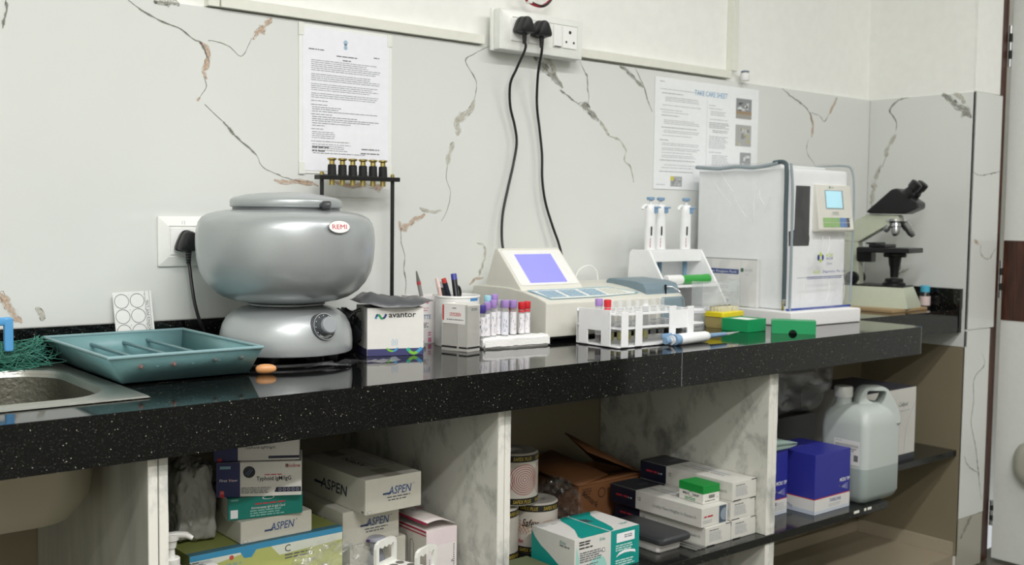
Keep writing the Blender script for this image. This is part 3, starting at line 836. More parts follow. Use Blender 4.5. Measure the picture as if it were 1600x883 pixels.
# coil of twin wire
t = thing('wire_coil', 'small loop of thin red and black wire hanging above the socket box', 'wire', (1.7, -0.02, 1.58))
for m, dx, ph in ((mat('#a31f2c', 0.4), 0, 0), (M_BLACK, 0.004, 0.5), (mat('#b02a36', 0.4), -0.004, 1.1), (M_BLACK, 0.002, 1.6)):
    pts = [(dx+0.042*math.cos(a+ph*0.15)+0.004*math.sin(3*a+ph), -0.001-0.0025*ph, 0.002*ph+0.026*math.sin(a+ph*0.15)) for a in [2*PI*k/12 for k in range(12)]]
    MB(m).tube(pts, 0.0017, 8, closed=True).build('wire', t)
MB(mat('#e9e9e4', 0.4)).box(-0.034, -0.022, -0.009, 0.004, -0.022, -0.008, bev=0.001).build('wire_connector', t)

# small sensor at the end of the trunking
t = thing('wall_clip', 'tiny white capped sensor where the trunking ends above the care sheet', 'sensor', (2.502, -0.002, 1.4475))
q = MB(M_WHITEPL); q.lathe([(0.012, 0), (0.0135, 0.003), (0.0135, 0.02), (0.010, 0.023)], (0, -0.013, 0.002), 20); q.build('sensor_body', t)
MB(mat('#6a7b8a', 0.4)).lathe([(0.012, 0), (0.012, 0.004), (0.006, 0.006)], (0, -0.013, 0.025), 20).build('sensor_cap', t)

# low socket plate and the plug of the silver bowl machine
t = thing('power_socket', 'square white socket plate low on the wall behind the silver machine', 'socket', (0.77, -0.0005, 0.9445))
q = MB(SK); o = rrect2(0, 0.096, 0, 0.096, 0.003, 3)
q.loft([[(x, 0, z) for x, z in o], [(x, -0.004, z) for x, z in o], [(0.048+(x-0.048)*0.62, -0.011, 0.048+(z-0.048)*0.62) for x, z in o], [(0.048+(x-0.048)*0.6, -0.009, 0.048+(z-0.048)*0.6) for x, z in o]], cap1=True, smooth=False)
q.build('frame_plate', t)
MB(M_SW).box(0.022, 0.0735, -0.012, -0.009, 0.0225, 0.0735, bev=0.001).build('socket_outlet', t)
pr = MB(); Face(pr, (0, -0.0062, 0), (1, 0, 0), (0, 0, 1), 0.0035).text('12', 0.045, 0.081, 0.0065, M_LIGHTINK); pr.build('pencilled_number', t)
corded_plug('power_plug', 'black plug in the low square socket plate with its cord curling down', (0.8185, -0.0145, 0.9905),
            [(0.8185, -0.033, 0.955), (0.8195, -0.036, 0.94), (0.818, -0.05, 0.905), (0.820, -0.06, 0.87), (0.829, -0.064, 0.835), (0.842, -0.06, 0.806), (0.852, -0.055, 0.79), (0.872, -0.055, 0.7825)])

# ------------------------------------------------------------------ on the worktop, from the left
# scrubbing net and blue-handled brush by the sink
rn = random.Random(11)
t = thing('scrubbing_net', 'crumpled dark green scrubbing net behind the sink', 'scrubber', (0.474, -0.075, ZC+0.004))
q = MB(mat('#3a7d6c', 0.6))
for k in range(150):
    a = rn.uniform(0, 2*PI); cx, cy, cz = rn.uniform(-0.10, 0.05), rn.uniform(-0.028, 0.022), rn.uniform(0.004, 0.03)
    pts = [(cx+rn.uniform(-0.045, 0.045), cy+rn.uniform(-0.022, 0.022), max(0.002, cz+rn.uniform(-0.02, 0.02))) for _ in range(6)]
    q.tube(pts, 0.0006, 4, n=5)
for k in range(30):
    q.tube([(0.02+rn.uniform(-.02, .02), rn.uniform(-0.02, 0.02), rn.uniform(0.005, 0.02)), (0.045+rn.uniform(-.01, .01), rn.uniform(-0.01, 0.02), rn.uniform(0.02, 0.035)), (0.066+rn.uniform(-.012, .006), 0.005+rn.uniform(-0.01, 0.012), 0.045+rn.uniform(-.012, .008))], 0.0008, 4, n=4)
bl = bmesh.new(); bmesh.ops.create_icosphere(bl, subdivisions=4, radius=1)
for v in bl.verts:
    d = 1+0.22*noise.noise(v.co*3)+0.08*noise.noise(v.co*11)
    v.co = Vector((v.co.x*0.085*d-0.035, v.co.y*0.03*d, max(0.0005, 0.018+v.co.z*0.018*d)))
q.bm(bl, mat('#2a5f51', 0.7, bump=1.0, bscale=500))
q.build('net', t, kind='stuff')
t = thing('blue_brush', 'bright blue plastic handle standing up from the green net', 'brush', (0.465, -0.105, ZC))
MB(mat('#5ba3da', 0.3)).box(0.004, 0.019, -0.006, 0.006, 0.036, 0.093, bev=0.004).box(-0.07, 0.0175, -0.005, 0.005, 0.080, 0.094, bev=0.004).build('handle', t)

# teal staining tray
t = thing('staining_tray', 'teal painted metal tray with sloping sides and cross rods beside the sink', 'tray', (0.58, -0.345, ZC+0.0045))
TEAL = mat('#6b9496', 0.42, bump=0.1, bscale=90); TEALI = mat('#7ba3a6', 0.45, bscale=90)
x0, x1, y0, y1, h = 0.0, 0.212, 0.0, 0.288, 0.0445
X0, X1, Y0, Y1 = -0.030, 0.224, -0.028, 0.306
th = 0.0014
def wall4(a, b, m, name):
    q = MB(m)
    (ax, ay), (bx, by) = a[0], a[1]; (cx, cy), (dx, dy) = b[0], b[1]
    q.add([(ax, ay, 0), (bx, by, 0), (dx, dy, h), (cx, cy, h)], [(0, 1, 2, 3)], m, False)
    return q
MB(TEALI).box(x0, x1, y0, y1, 0, 0.0014).build('tray_floor', t)
w = wall4([(x0, y0), (x1, y0)], [(X0, Y0), (X1, Y0)], TEAL, '').build('side_wall', t, solid=th)
wall4([(x1, y0), (x1, y1)], [(X1, Y0), (X1, Y1)], TEAL, '').build('side_wall', t, solid=th)
wall4([(x1, y1), (x0, y1)], [(X1, Y1), (X0, Y1)], TEALI, '').build('side_wall', t, solid=th)
wall4([(x0, y1), (x0, y0)], [(X0, Y1), (X0, Y0)], TEAL, '').build('side_wall', t, solid=th)
rim = MB(mat('#86a6aa', 0.38))
cs = [(X0, Y0), (X1, Y0), (X1, Y1), (X0, Y1)]
for i in range(4):
    a, b = cs[i], cs[(i+1) % 4]; rim.cyl((a[0], a[1], h), (b[0], b[1], h), 0.0028, seg=10)
for a in cs: rim.lathe([(0, -0.0028), (0.002, -0.002), (0.0028, 0), (0.002, 0.002), (0, 0.0028)], (a[0], a[1], h), 10)
rim.build('rolled_rim', t)
for k, (xf, zf) in enumerate(((0.022, 0.027), (0.075, 0.027), (0.144, 0.029), (0.19, 0.029))):
    f = zf/h; yf = Y0*f; yb = y1+(Y1-y1)*f
    if k < 3:
        xf2 = (0.05, 0.108, 0.152)[k]
        MB(mat('#5d7f84', 0.35)).cyl((xf2, yf, zf), (xf2, yb, zf), 0.0032, seg=10).build('cross_rod', t)

    b = MB(mat('#755f5b', 0.5) if k < 2 else mat('#6f7a78', 0.4, 0.6))
    b.axis_lathe((xf, yf-0.001, zf), (xf, yf-1, zf), [(0.0042, 0), (0.0042, 0.002), (0.0028, 0.0024), (0.0028, 0.006), (0.001, 0.0066)], 10)
    b.build('bolt', t)

t = thing('rubber_bulb', 'small orange brown egg-shaped bulb lying at the corner of the teal tray', 'bulb', (0.818, -0.352, ZC+0.0002))
q = MB(mat('#d59a63', 0.4))
q.axis_lathe((-0.014, 0.006, 0.0085), (1, -0.45, 0.0085), [(0.0, 0), (0.003, 0.0004), (0.006, 0.003), (0.0078, 0.008), (0.0084, 0.014), (0.0082, 0.022), (0.0068, 0.029), (0.004, 0.0335), (0, 0.035)], 20)
q.build('bulb_body', t)

# reaction card with circles
t = thing('reaction_card', 'white card with six printed circles leaning on the wall behind the teal tray', 'card', (0.680, -0.0305, ZC+0.0004))
tilt = 0.155; V = Vector((-0.03, math.sin(tilt), math.cos(tilt))).normalized(); U = Vector((1, 0, 0.02)).normalized()
N = U.cross(V)
O = Vector((0.004, 0, 0)); W, H = 0.0725, 0.1225
q = MB(mat('#f0f1ee', 0.35))
P = [O, O+U*W, O+U*W+V*H, O+V*H]
q.add([p for p in P]+[p-N*0.001 for p in P], [(0, 1, 2, 3), (7, 6, 5, 4), (0, 4, 5, 1), (1, 5, 6, 2), (2, 6, 7, 3), (3, 7, 4, 0)], None, False)
q.build('card_sheet', t)
pr = MB(); F = Face(pr, O, U, V, 0.0004)
for j in range(4):
    for i in range(2):
        F.ring(0.0155+0.029*i, H-0.0175-0.0285*j, 0.0135, 0.0008, M_INK); F.text(str(2*j+i+1), 0.029+0.029*i, H-0.007-0.0285*j, 0.0022, M_INK)
F.rect(0.0595, 0, 0.0005, H, M_INK); F.rect(0.0675, 0, 0.0005, H, M_INK)
F.text('DIAGNOSTICS PVT. LTD.', 0.0655, 0.028, 0.0042, M_INK, w=0.078, rot=90, bold=0.01)
pr.build('printed_circles', t)

# the silver bowl machine (centrifuge)
CX, CY, CZ = 0.938, -0.20, ZC
t = thing('centrifuge', 'silver bowl-shaped bench centrifuge with round lid and black dial', 'centrifuge', (CX, CY, CZ))
M_SIL = mat('#abb0b1', 0.36, 0.42, coat=0.35, bscale=300)
M_SILB = mat('#b0b5b6', 0.38, 0.38, coat=0.3, bscale=300)
M_DKG = mat('#3c3f42', 0.4)
b = [(0.112, 0.0175), (0.1205, 0.0175), (0.1218, 0.020), (0.1222, 0.035), (0.1208, 0.053), (0.1165, 0.068), (0.109, 0.081), (0.098, 0.0905), (0.084, 0.0975), (0.068, 0.101), (0.02, 0.102)]
bs = MB(M_SILB).lathe([(r, z) for r, z in b], seg=72).build('base', t, angle=50)
for k in range(4):
    a = rad(45+90*k); MB(M_BLACK).lathe([(0.012, 0), (0.014, 0.004), (0.013, 0.0176)], (0.085*math.cos(a), 0.085*math.sin(a), 0), 16).build('rubber_foot', t)
MB(mat('#8f9495', 0.4, 0.5)).lathe([(0.066, 0.1015), (0.071, 0.1035), (0.071, 0.106), (0.066, 0.1085)], seg=48).build('neck', t)
bw = [(0.06, 0.1085), (0.078, 0.109), (0.098, 0.1125), (0.116, 0.119), (0.133, 0.130), (0.147, 0.146), (0.1565, 0.165), (0.1615, 0.187), (0.1635, 0.212), (0.1635, 0.228), (0.162, 0.243), (0.1585, 0.255), (0.152, 0.264), (0.142, 0.2700), (0.128, 0.274), (0.108, 0.2772), (0.09, 0.278)]
bo = MB(M_SIL).lathe(bw, seg=96).build('bowl', t, angle=60)
MB(mat('#6a6e70', 0.4, 0.4)).lathe([(0.098, 0.2765), (0.0975, 0.283)], seg=64).build('lid_seal', t)
MB(M_SIL).lathe([(0.095, 0.2825), (0.1005, 0.2828), (0.1022, 0.2848), (0.1022, 0.2945), (0.100, 0.298), (0.094, 0.301), (0.075, 0.3055), (0.045, 0.3095), (0.0, 0.3115)], seg=80).build('lid', t, angle=50)
# latch knob at the front right of the lid
vd = Vector((-0.636, -0.772, 0))  # towards the room
lr = Vector((0.772, -0.636, 0))
p = vd*0.64+lr*0.77
p = p.normalized()*0.1035
k0 = Vector((p.x, p.y, 0.287))
q = MB(M_DKG); q.axis_lathe(k0-lr*0.014, k0+lr, [(0.0035, 0), (0.0045, 0.002), (0.0045, 0.012), (0.0072, 0.013), (0.0082, 0.015), (0.0082, 0.026), (0.007, 0.028)], 18); q.build('lid_latch', t)
# oval badge
d = Vector((math.cos(rad(-74.0)), math.sin(rad(-74.0)), 0))
d = (vd*0.70+lr*0.715).normalized()
U = Vector((-d.y, d.x, 0)); 
if U.dot(lr) < 0: U = -U
nrm = Vector((d.x, d.y, 0.16)).normalized(); V = nrm.cross(U).normalized()
if V.z < 0: V = -V
pr = MB(); F = Face(pr, d*0.1632+Vector((0, 0, 0.2495)), U, V, 0.0)
if F.N.dot(d) < 0: F.N = -F.N
F.e = 0.001
F.disc(0, 0, 0.0232, mat('#8d9090', 0.3, 0.6), 0.0118); F.disc(0, 0, 0.0222, mat('#f1f1ef', 0.3), 0.0108, lift=0.0003)
F.text('REMI', 0, -0.0042, 0.0084, mat('#c8202c', 0.4), w=0.031, bold=0.0, align='c', lift=0.0006)
pr.build('oval_badge', t)
# timer dial
dd = (vd*0.69+lr*0.725).normalized()
n3 = Vector((dd.x, dd.y, 0.26)).normalized()
c0 = dd*0.1105+Vector((0, 0, 0.068))
q = MB(mat('#4a4e52', 0.35)); q.axis_lathe(c0-n3*0.004, c0+n3, [(0.0255, 0), (0.0255, 0.0085), (0.0245, 0.0095)], 40)
dl = q.build('dial_plate', t)
q = MB(mat('#c3c6c7', 0.3, 0.5))
U = Vector((0, 0, 1)).cross(n3).normalized(); V = n3.cross(U)
F = Face(q, c0, U, V, 0.0098); F.ring(0, 0, 0.0245, 0.0012, None)
for k in range(12):
    a = 2*PI*k/12; F.disc(0.020*math.cos(a), 0.020*math.sin(a), 0.0009, mat('#e6e8e8', 0.4), n=8)
q.build('dial_scale', t)
q = MB(mat('#53575b', 0.35)); q.axis_lathe(c0+n3*0.005, c0+n3*2, [(0.0165, 0), (0.0165, 0.012), (0.0152, 0.014)], 40)
q.axis_lathe(c0+n3*0.0185, c0+n3*2, [(0.0152, 0), (0.0150, 0.006), (0.0135, 0.0075)], 40, mat('#9a9fa3', 0.3))
q.build('dial_knob', t)
# dark cable lying in front of its foot, and thin clear film around it
MB(M_BLACK).tube([(-0.09, 0.09, 0.004), (-0.122, 0.03, 0.004), (-0.128, -0.05, 0.004), (-0.09, -0.108, 0.004), (-0.03, -0.128, 0.004), (0.03, -0.118, 0.004)], 0.0035, 10).build('power_cord', t)

t = thing('clear_film', 'torn scrap of clear plastic film at the foot of the silver machine', 'plastic film', (0.955, -0.33, ZC+0.0004))
q = MB(film('clear_film', '#c9cdcd', 0.10, 0.06))
rn = random.Random(5); n = 16; vs = []; fs = []
for j in range(6):
    for i in range(n):
        x = -0.05+0.19*i/(n-1); y = -0.02+0.045*j/5+0.01*math.sin(i*0.9)
        vs.append((x, y-0.12*(x-0.02) * 0.6, 0.0006+0.008*max(0, noise.noise(Vector((i*0.45, j*0.6, 2))))+0.003*rn.random()))
for j in range(5):
    for i in range(n-1): fs.append((j*n+i, j*n+i+1, (j+1)*n+i+1, (j+1)*n+i))
q.add(vs, fs, None, False); q.build('film_sheet', t)

# test-tube drying rod stand with six stoppers
t = thing('pipette_rod_stand', 'black rod stand with six brass stoppers in its bar behind the silver machine', 'stand', (1.177, -0.06, ZC+0.0004))
q = MB(M_BLACK); q.box(-0.11, 0.11, -0.045, 0.045, 0, 0.012, bev=0.003); q.build('stand_base', t)
for x in (-0.086, 0.0855):
    p = MB(M_BLACK).cyl((x, 0, 0.012), (x, 0, 0.343), 0.0042, seg=14).build('post', t)
    MB(M_BRASS).lathe([(0.0042, 0.351), (0.0042, 0.357), (0.002, 0.3585)], (x, 0, 0), 14).build('post_nut', p)
br = MB(M_BLACK).box(-0.097, 0.0975, -0.012, 0.012, 0.342, 0.351, bev=0.0008).build('cross_bar', t)
MB(mat('#d9d9d2', 0.5)).cyl((0.0855, 0, 0.357), (0.0865, 0.001, 0.374), 0.001, seg=8).build('pin', t)
for k in range(6):
    x = -0.0625+0.0247*k
    s_ = MB(M_BLACKM).lathe([(0.0092, 0.351), (0.0092, 0.353), (0.0088, 0.372), (0.007, 0.3735)], (x, 0, 0), 18).build('stopper', t)
    MB(M_BRASS).lathe([(0.0058, 0.331), (0.0058, 0.342)], (x, 0, 0), 16).lathe([(0.006, 0.3725), (0.0055, 0.381), (0.0098, 0.3835), (0.0098, 0.3862), (0.004, 0.3872)], (x, 0, 0), 18).build('brass_screw', s_)

# white carton with coloured ribbon logo and grey pouch on top
t, pr, F = carton('reagent_carton', 'white carton with a curled ribbon logo and purple foot band, a grey pouch on top', 'box', (1.0755, -0.262, ZC+0.0003), rad(-19), (0.112, 0.098, 0.093), M_CARD)
PUR = mat('#40426f', 0.5); GRN = mat('#7fc241', 0.5); CYA = mat('#4a9fd0', 0.5); TEA = mat('#2fb59a', 0.5); NAV = mat('#213a78', 0.5)
f = F['front']
f.rect(0.0005, 0.0004, 0.111, 0.0135, PUR)
f.ring(0.0495, 0.0155, 0.0115, 0.0035, GRN, ry=0.008, a0=180, a1=280, lift=0.0001); f.ring(0.0495, 0.0155, 0.0115, 0.0035, CYA, ry=0.008, a0=280, a1=360, lift=0.0001)
f.line([(0.079, 0.0138), (0.086, 0.006), (0.092, 0.0035), (0.099, 0.006), (0.108, 0.0138)], 0.006, GRN, 0.0001)
f.line([(0.079, 0.0138), (0.083, 0.0085)], 0.0062, TEA, 0.0002); f.line([(0.099, 0.006), (0.108, 0.0136)], 0.0062, CYA, 0.0002)
for x in (0.0505, 0.0575): f.line([(x-0.0017, 0.0195), (x-0.0017, 0.027), (x-0.003, 0.027), (x, 0.0325), (x+0.003, 0.027), (x+0.0017, 0.027), (x+0.0017, 0.0195)], 0.0006, CYA)
f.text('avantor', 0.042, 0.0745, 0.0108, M_INK, w=0.054, bold=0.03)
f.line([(0.0165, 0.0725), (0.019, 0.079), (0.0215, 0.0805)], 0.0042, NAV); f.line([(0.0215, 0.0805), (0.0245, 0.0775), (0.0275, 0.073), (0.031, 0.0725)], 0.0042, mat('#2e9a5a', 0.5), 0.0001); f.line([(0.031, 0.0725), (0.0345, 0.0755), (0.037, 0.081)], 0.0042, NAV, 0.0002)
f.rect(0.0162, 0.0722, 0.003, 0.0035, CYA, 0.0003)
F['left'].rect(0.0005, 0.0004, 0.097, 0.0135, PUR)
pr.build('printed_logo', t)
# pouch
t2 = thing('grey_pouch', 'crumpled dark grey plastic pouch lying on the white carton with ribbon logo', 'pouch', (1.0755, -0.262, ZC+0.0934), rad(-19))
q = MB(mat('#505255', 0.34, bump=0.4, bscale=60)); n = 26; m_ = 10; T = []; B_ = []
for j in range(m_):
    for i in range(n):
        u = i/(n-1); v = j/(m_-1)
        x = -0.016+0.144*u; y = -0.012+0.10*v+0.004*math.sin(u*9)
        w = 4*min(u*(1-u)*1.6, 0.25)*4*min(v*(1-v)*1.5, 0.25)
        zb = 0.0012+max(0, 0.006*math.sin(u*7+1)) + (0.006*max(0, u-0.82)/0.18) + 0.004*max(0, 0.2-u)/0.2
        hh = 0.025*w*(1.05-0.55*u)*(0.85+0.3*noise.noise(Vector((u*6, v*4, 1))))
        T.append((x, y, zb+hh+0.0008)); B_.append((x, y, zb))
fs = []
for j in range(m_-1):
    for i in range(n-1):
        a = j*n+i; fs.append((a, a+1, a+n+1, a+n)); fs.append((n*m_+a+n, n*m_+a+n+1, n*m_+a+1, n*m_+a))
for i in range(n-1):
    fs.append((n*m_+i, n*m_+i+1, i+1, i)); a = (m_-1)*n+i; fs.append((a, a+1, n*m_+a+1, n*m_+a))
for j in range(m_-1):
    a = j*n; fs.append((a, a+n, n*m_+a+n, n*m_+a)); a = j*n+n-1; fs.append((a+n, a, n*m_+a, n*m_+a+n))
q.add(T+B_, fs, None, True); q.build('pouch_film', t2, angle=60)

# black bag stuffed between the machine and the carton
t = thing('black_bag', 'crumpled glossy black plastic bag wedged between silver machine and ribbon logo carton', 'bag', (1.0715, -0.185, ZC+0.0003))
q = MB(mat('#17181a', 0.16, spec=0.7, bump=0.8, bscale=45)); bl = bmesh.new(); bmesh.ops.create_icosphere(bl, subdivisions=4, radius=1)
for v in bl.verts:
    d = 1+0.35*noise.noise(v.co*2.6)+0.16*noise.noise(v.co*7)
    v.co = Vector((v.co.x*0.009*d, v.co.y*0.06*d, max(0, 0.042+v.co.z*0.042*d)))
q.bm(bl); q.tube([(-0.012, -0.03, 0.055), (-0.014, -0.038, 0.07), (-0.004, -0.045, 0.084), (0.006, -0.05, 0.088)], 0.0035, 8)
q.build('bag_film', t, angle=60)

# white and pink swab box behind, with the pens
t = thing('swab_box', 'white open box with pink marks half hidden behind the pen cup', 'box', (1.262, -0.145, ZC+0.0003), rad(-8))
SBX = mat('#e9e6e4', 0.5)
for a in ((0, 0.075, 0, 0.0012), (0, 0.075, 0.0588, 0.06), (0, 0.0012, 0.0012, 0.0588), (0.0738, 0.075, 0.0012, 0.0588)): MB(SBX).box(a[0], a[1], a[2], a[3], 0, 0.1).build('box_panel', t)
pr = MB(); F = {'front': Face(pr, (0, 0, 0), (1, 0, 0), (0, 0, 1))}
f = F['front']; PK = mat('#d27c9b', 0.5)
f.disc(0.006, 0.093, 0.005, PK); f.disc(0.032, 0.088, 0.004, PK); f.words(0.006, 0.078, 0.03, 0.005, 2, PK, 3, fill=0.3); f.text('PIPETTE', 0.006, 0.052, 0.009, mat('#5b7fa8', 0.5), w=0.034, bold=0.02); f.words(0.006, 0.045, 0.03, 0.004, 3, M_GREYINK, 4); f.rect(0.034, 0.002, 0.008, 0.010, PK); f.words(0.034, 0.025, 0.008, 0.005, 2, PK, 5)
pr.build('printed_text', t)
t = thing('blue_lid', 'round blue and white lid lying between two white cartons', 'dish', (1.235, -0.182, ZC+0.0003))  # loose blue and white lid lying on the worktop
MB(mat('#d7dbe0', 0.4)).lathe([(0.026, 0), (0.027, 0.003), (0.027, 0.009)], (0, 0, 0), 28).build('lid_base', t)
MB(mat('#46557f', 0.4)).lathe([(0.024, 0.009), (0.02, 0.016), (0.004, 0.024)], (0, 0, 0), 28).build('lid_top', t)

# pen holder: white cup inside an open white carton
ang = rad(-25)
t = thing('pen_carton', 'slim white carton with a red stripe label in front of the pen cup', 'box', (1.270, -0.321, ZC+0.0003), ang)
# footprint: near corner at the origin, long face to the back left, short face to the right
LW, SWd, HH = 0.086, 0.045, 0.0945
def wl(a, b, th=0.0012):
    q = MB(M_CARD); a = Vector(a); b = Vector(b); d = (b-a).normalized(); nn = Vector((-d.y, d.x))*th
    vs = [(a.x, a.y, 0), (b.x, b.y, 0), (b.x, b.y, HH), (a.x, a.y, HH)]; vs += [(x+nn.x, y+nn.y, z) for x, y, z in vs]
    return q.add(vs, [(0, 1, 2, 3), (7, 6, 5, 4), (0, 4, 5, 1), (1, 5, 6, 2), (2, 6, 7, 3), (3, 7, 4, 0)], None, False)
A = (0, 0); Bp = (SWd, 0.012); Cp = (SWd-0.012, LW+0.012); Dp = (-0.012, LW)
A = Vector((0, 0)); 
wpts = [Vector((1.273, -0.318)), Vector((1.311, -0.309)), Vector((1.2955, -0.2445)), Vector((1.2575, -0.2535))]
lp = [wpt(t, p.x, p.y, ZC) for p in wpts]
MB(M_CARD).prism([(p.x, p.y) for p in lp], 'z', 0.0, HH-0.003).build('box_body', t)
for i in range(4): wl((lp[i].x, lp[i].y), (lp[(i+1) % 4].x, lp[(i+1) % 4].y)).build('box_panel', t)
pr = MB()
L = Vector((lp[3].x, lp[3].y, 0)); O = Vector((lp[0].x, lp[0].y, 0)); Rr = Vector((lp[1].x, lp[1].y, 0))
lw = (O-L).length; f = Face(pr, L, O-L, (0, 0, 1)); f2 = Face(pr, O, Rr-O, (0, 0, 1)); sw_ = (Rr-O).length
GB = mat('#bcbbb5', 0.5)
f.rect(lw*0.63, 0.001, lw*0.37, HH-0.002, GB)
f.rect(lw*0.0, 0.006, lw*0.6, 0.0036, M_INK); f.rect(lw*0.68, 0.006, lw*0.32, 0.0036, M_INK, 0.0002); f2.rect(0, 0.006, sw_, 0.0036, M_INK)
f.rect(lw*0.02, 0.055, lw*0.9, 0.038, mat('#efeeea', 0.4), 0.0003); f.poly([(lw*0.025, 0.092), (lw*0.085, 0.092), (lw*0.085, 0.061), (lw*0.045, 0.060), (lw*0.025, 0.066)], mat('#c8252d', 0.5), 0.0004)
f.text('CRYSCREEN', lw*0.53, 0.0705, 0.007, mat('#c8252d', 0.5), w=lw*0.44, bold=0.02, align='c', lift=0.0006); f.words(lw*0.2, 0.065, lw*0.66, 0.0035, 1, M_GREYINK, 7, lift=0.0006, ragged=0)
f.words(lw*0.42, 0.088, lw*0.16, 0.003, 1, M_GREYINK, 8, lift=0.0006, ragged=0); f2.words(sw_*0.3, 0.088, sw_*0.5, 0.003, 2, M_GREYINK, 9)
pr.build('printed_label', t)
cc = Vector((1.331, -0.206))
t = thing('pen_cup', 'white round plastic cup with blue sticker standing behind the red striped carton', 'cup', (cc.x, cc.y, ZC+0.0003))
rc = 0.0465
MB(mat('#f2f2ef', 0.35)).lathe([(0.0, 0.0), (rc-0.001, 0.0), (rc, 0.002), (rc, 0.1), (rc+0.0012, 0.1015), (rc+0.0012, 0.1045), (rc, 0.1055), (rc-0.002, 0.1045), (rc-0.003, 0.094), (rc-0.004, 0.004), (0, 0.003)], seg=48, cap=False).build('cup_body', t)
q = MB(mat('#4d8fc9', 0.4)); vs = []; fs = []
for k in range(7):
    a = rad(-92+28*k/6); 
    for z in (0.0955, 0.102): vs.append(((rc+0.0006)*math.cos(a), (rc+0.0006)*math.sin(a), z))
for k in range(6): fs.append((2*k, 2*k+2, 2*k+3, 2*k+1))
q.add(vs, fs, None, True); q.build('blue_sticker', t)
def pen(name, label, p0, p1, parts, cat='pen'):
    """parts: (r0, r1, t0, t1, material, part name) along p0 -> p1"""
    t = thing(name, label, cat, p0); a = Vector((0, 0, 0)); d = Vector(p1)-Vector(p0)
    for r0, r1, t0, t1, m, nm in parts: MB(m).cyl(a+d*t0, a+d*t1, r0, r1, 14).build(nm, t)
zb = ZC+0.006
def pen(name, label, p0, p1, parts, cat='pen'):
    """parts: (r0, r1, t0, t1, material, part name) along p0 -> p1"""
    t = thing(name, label, cat, p0); a = Vector((0, 0, 0)); d = Vector(p1)-Vector(p0)
    for r0, r1, t0, t1, m, nm in parts: MB(m).cyl(a+d*t0, a+d*t1, r0, r1, 14).build(nm, t)
pen('ballpoint_pen', 'grey pointed pen with a red band leaning left out of the white and pink box', (1.322, -0.118, zb), (1.290, -0.113, 0.929), ((0.0042, 0.0042, 0, 0.80, mat('#8c8c88', 0.4), 'barrel'), (0.0046, 0.0046, 0.80, 0.85, mat('#b9474d', 0.4), 'grip_band'), (0.0042, 0.0014, 0.85, 1, mat('#6d6d69', 0.4), 'tip')))
pen('ballpoint_pen', 'pale pink pen leaning left in the pen cup', (1.326, -0.195, zb), (1.2905, -0.187, 0.918), ((0.0046, 0.0046, 0, 0.86, mat('#e2c3bd', 0.4), 'barrel'), (0.0048, 0.0034, 0.86, 1, mat('#ecd4cf', 0.4), 'cap')))
pen('ballpoint_pen', 'slim black pen with a silver end in the pen cup', (1.325, -0.213, zb), (1.2985, -0.1885, 0.9105), ((0.0038, 0.0038, 0, 0.9, M_BLACK, 'barrel'), (0.0039, 0.0027, 0.9, 1, mat('#9d9f9f', 0.3, 0.7), 'end_cap')))
pen('marker_pen', 'dark marker with a red end leaning left in the pen cup', (1.350, -0.196, zb), (1.311, -0.183, 0.9165), ((0.0054, 0.0054, 0, 0.93, mat('#1d2433', 0.35), 'barrel'), (0.0055, 0.005, 0.93, 1, mat('#c4413f', 0.4), 'end_plug')), 'marker')
pen('marker_pen', 'tall black marker with a blue end leaning right in the pen cup', (1.326, -0.230, zb), (1.333, -0.1885, 0.9255), ((0.0062, 0.0062, 0, 0.91, mat('#15171c', 0.35), 'barrel'), (0.0064, 0.0062, 0.91, 1, mat('#3a3f96', 0.4), 'end_plug')), 'marker')
t = thing('scissors', 'black scissor handle loop sticking out of the pen cup', 'scissors', (1.337, -0.19, zb))
q = MB(M_BLACK); q.tube([(0.0, 0, 0.088), (0.001, 0.0, 0.108), (0.007, 0.003, 0.116), (0.014, 0.004, 0.111), (0.016, 0.004, 0.098), (0.008, 0.002, 0.087)], 0.003, 8, closed=True); q.build('finger_loop', t)
MB(M_STEEL).box(0.0, 0.006, -0.001, 0.001, 0.0, 0.088).build('blade', t)

# polystyrene block with blood tubes
t = thing('foam_block', 'white polystyrene block with blood tubes standing in it', 'tube holder', (1.327, -0.3025, ZC+0.0003), rad(-6))
q = MB(mat('#f2f2ef', 0.75, bump=0.5, bscale=240)); bmx = bmesh.new(); bmesh.ops.create_cube(bmx, size=1)
for v in bmx.verts: v.co = Vector((0.084+v.co.x*0.168, 0.018+v.co.y*0.036, 0.0115+v.co.z*0.023))
bmesh.ops.bevel(bmx, geom=list(bmx.edges), offset=0.004, segments=3, affect='EDGES')
bmesh.ops.subdivide_edges(bmx, edges=[e for e in bmx.edges if e.calc_length() > 0.03], cuts=14, use_grid_fill=True)
for v in bmx.verts:
    v.co += Vector((noise.noise(v.co*60), noise.noise(v.co*60+Vector((5, 0, 0))), 0 if v.co.z < 0.004 else noise.noise(v.co*70+Vector((0, 9, 0)))))*0.0016
    v.co.z = max(0.0002, v.co.z)
q.bm(bmx); q.build('foam', t, angle=60)
CAPS = {'violet': '#a88ac9', 'dark': '#4a3f92', 'cyan': '#9fd0de', 'red': '#cf2a33', 'grey': '#a6a7aa'}
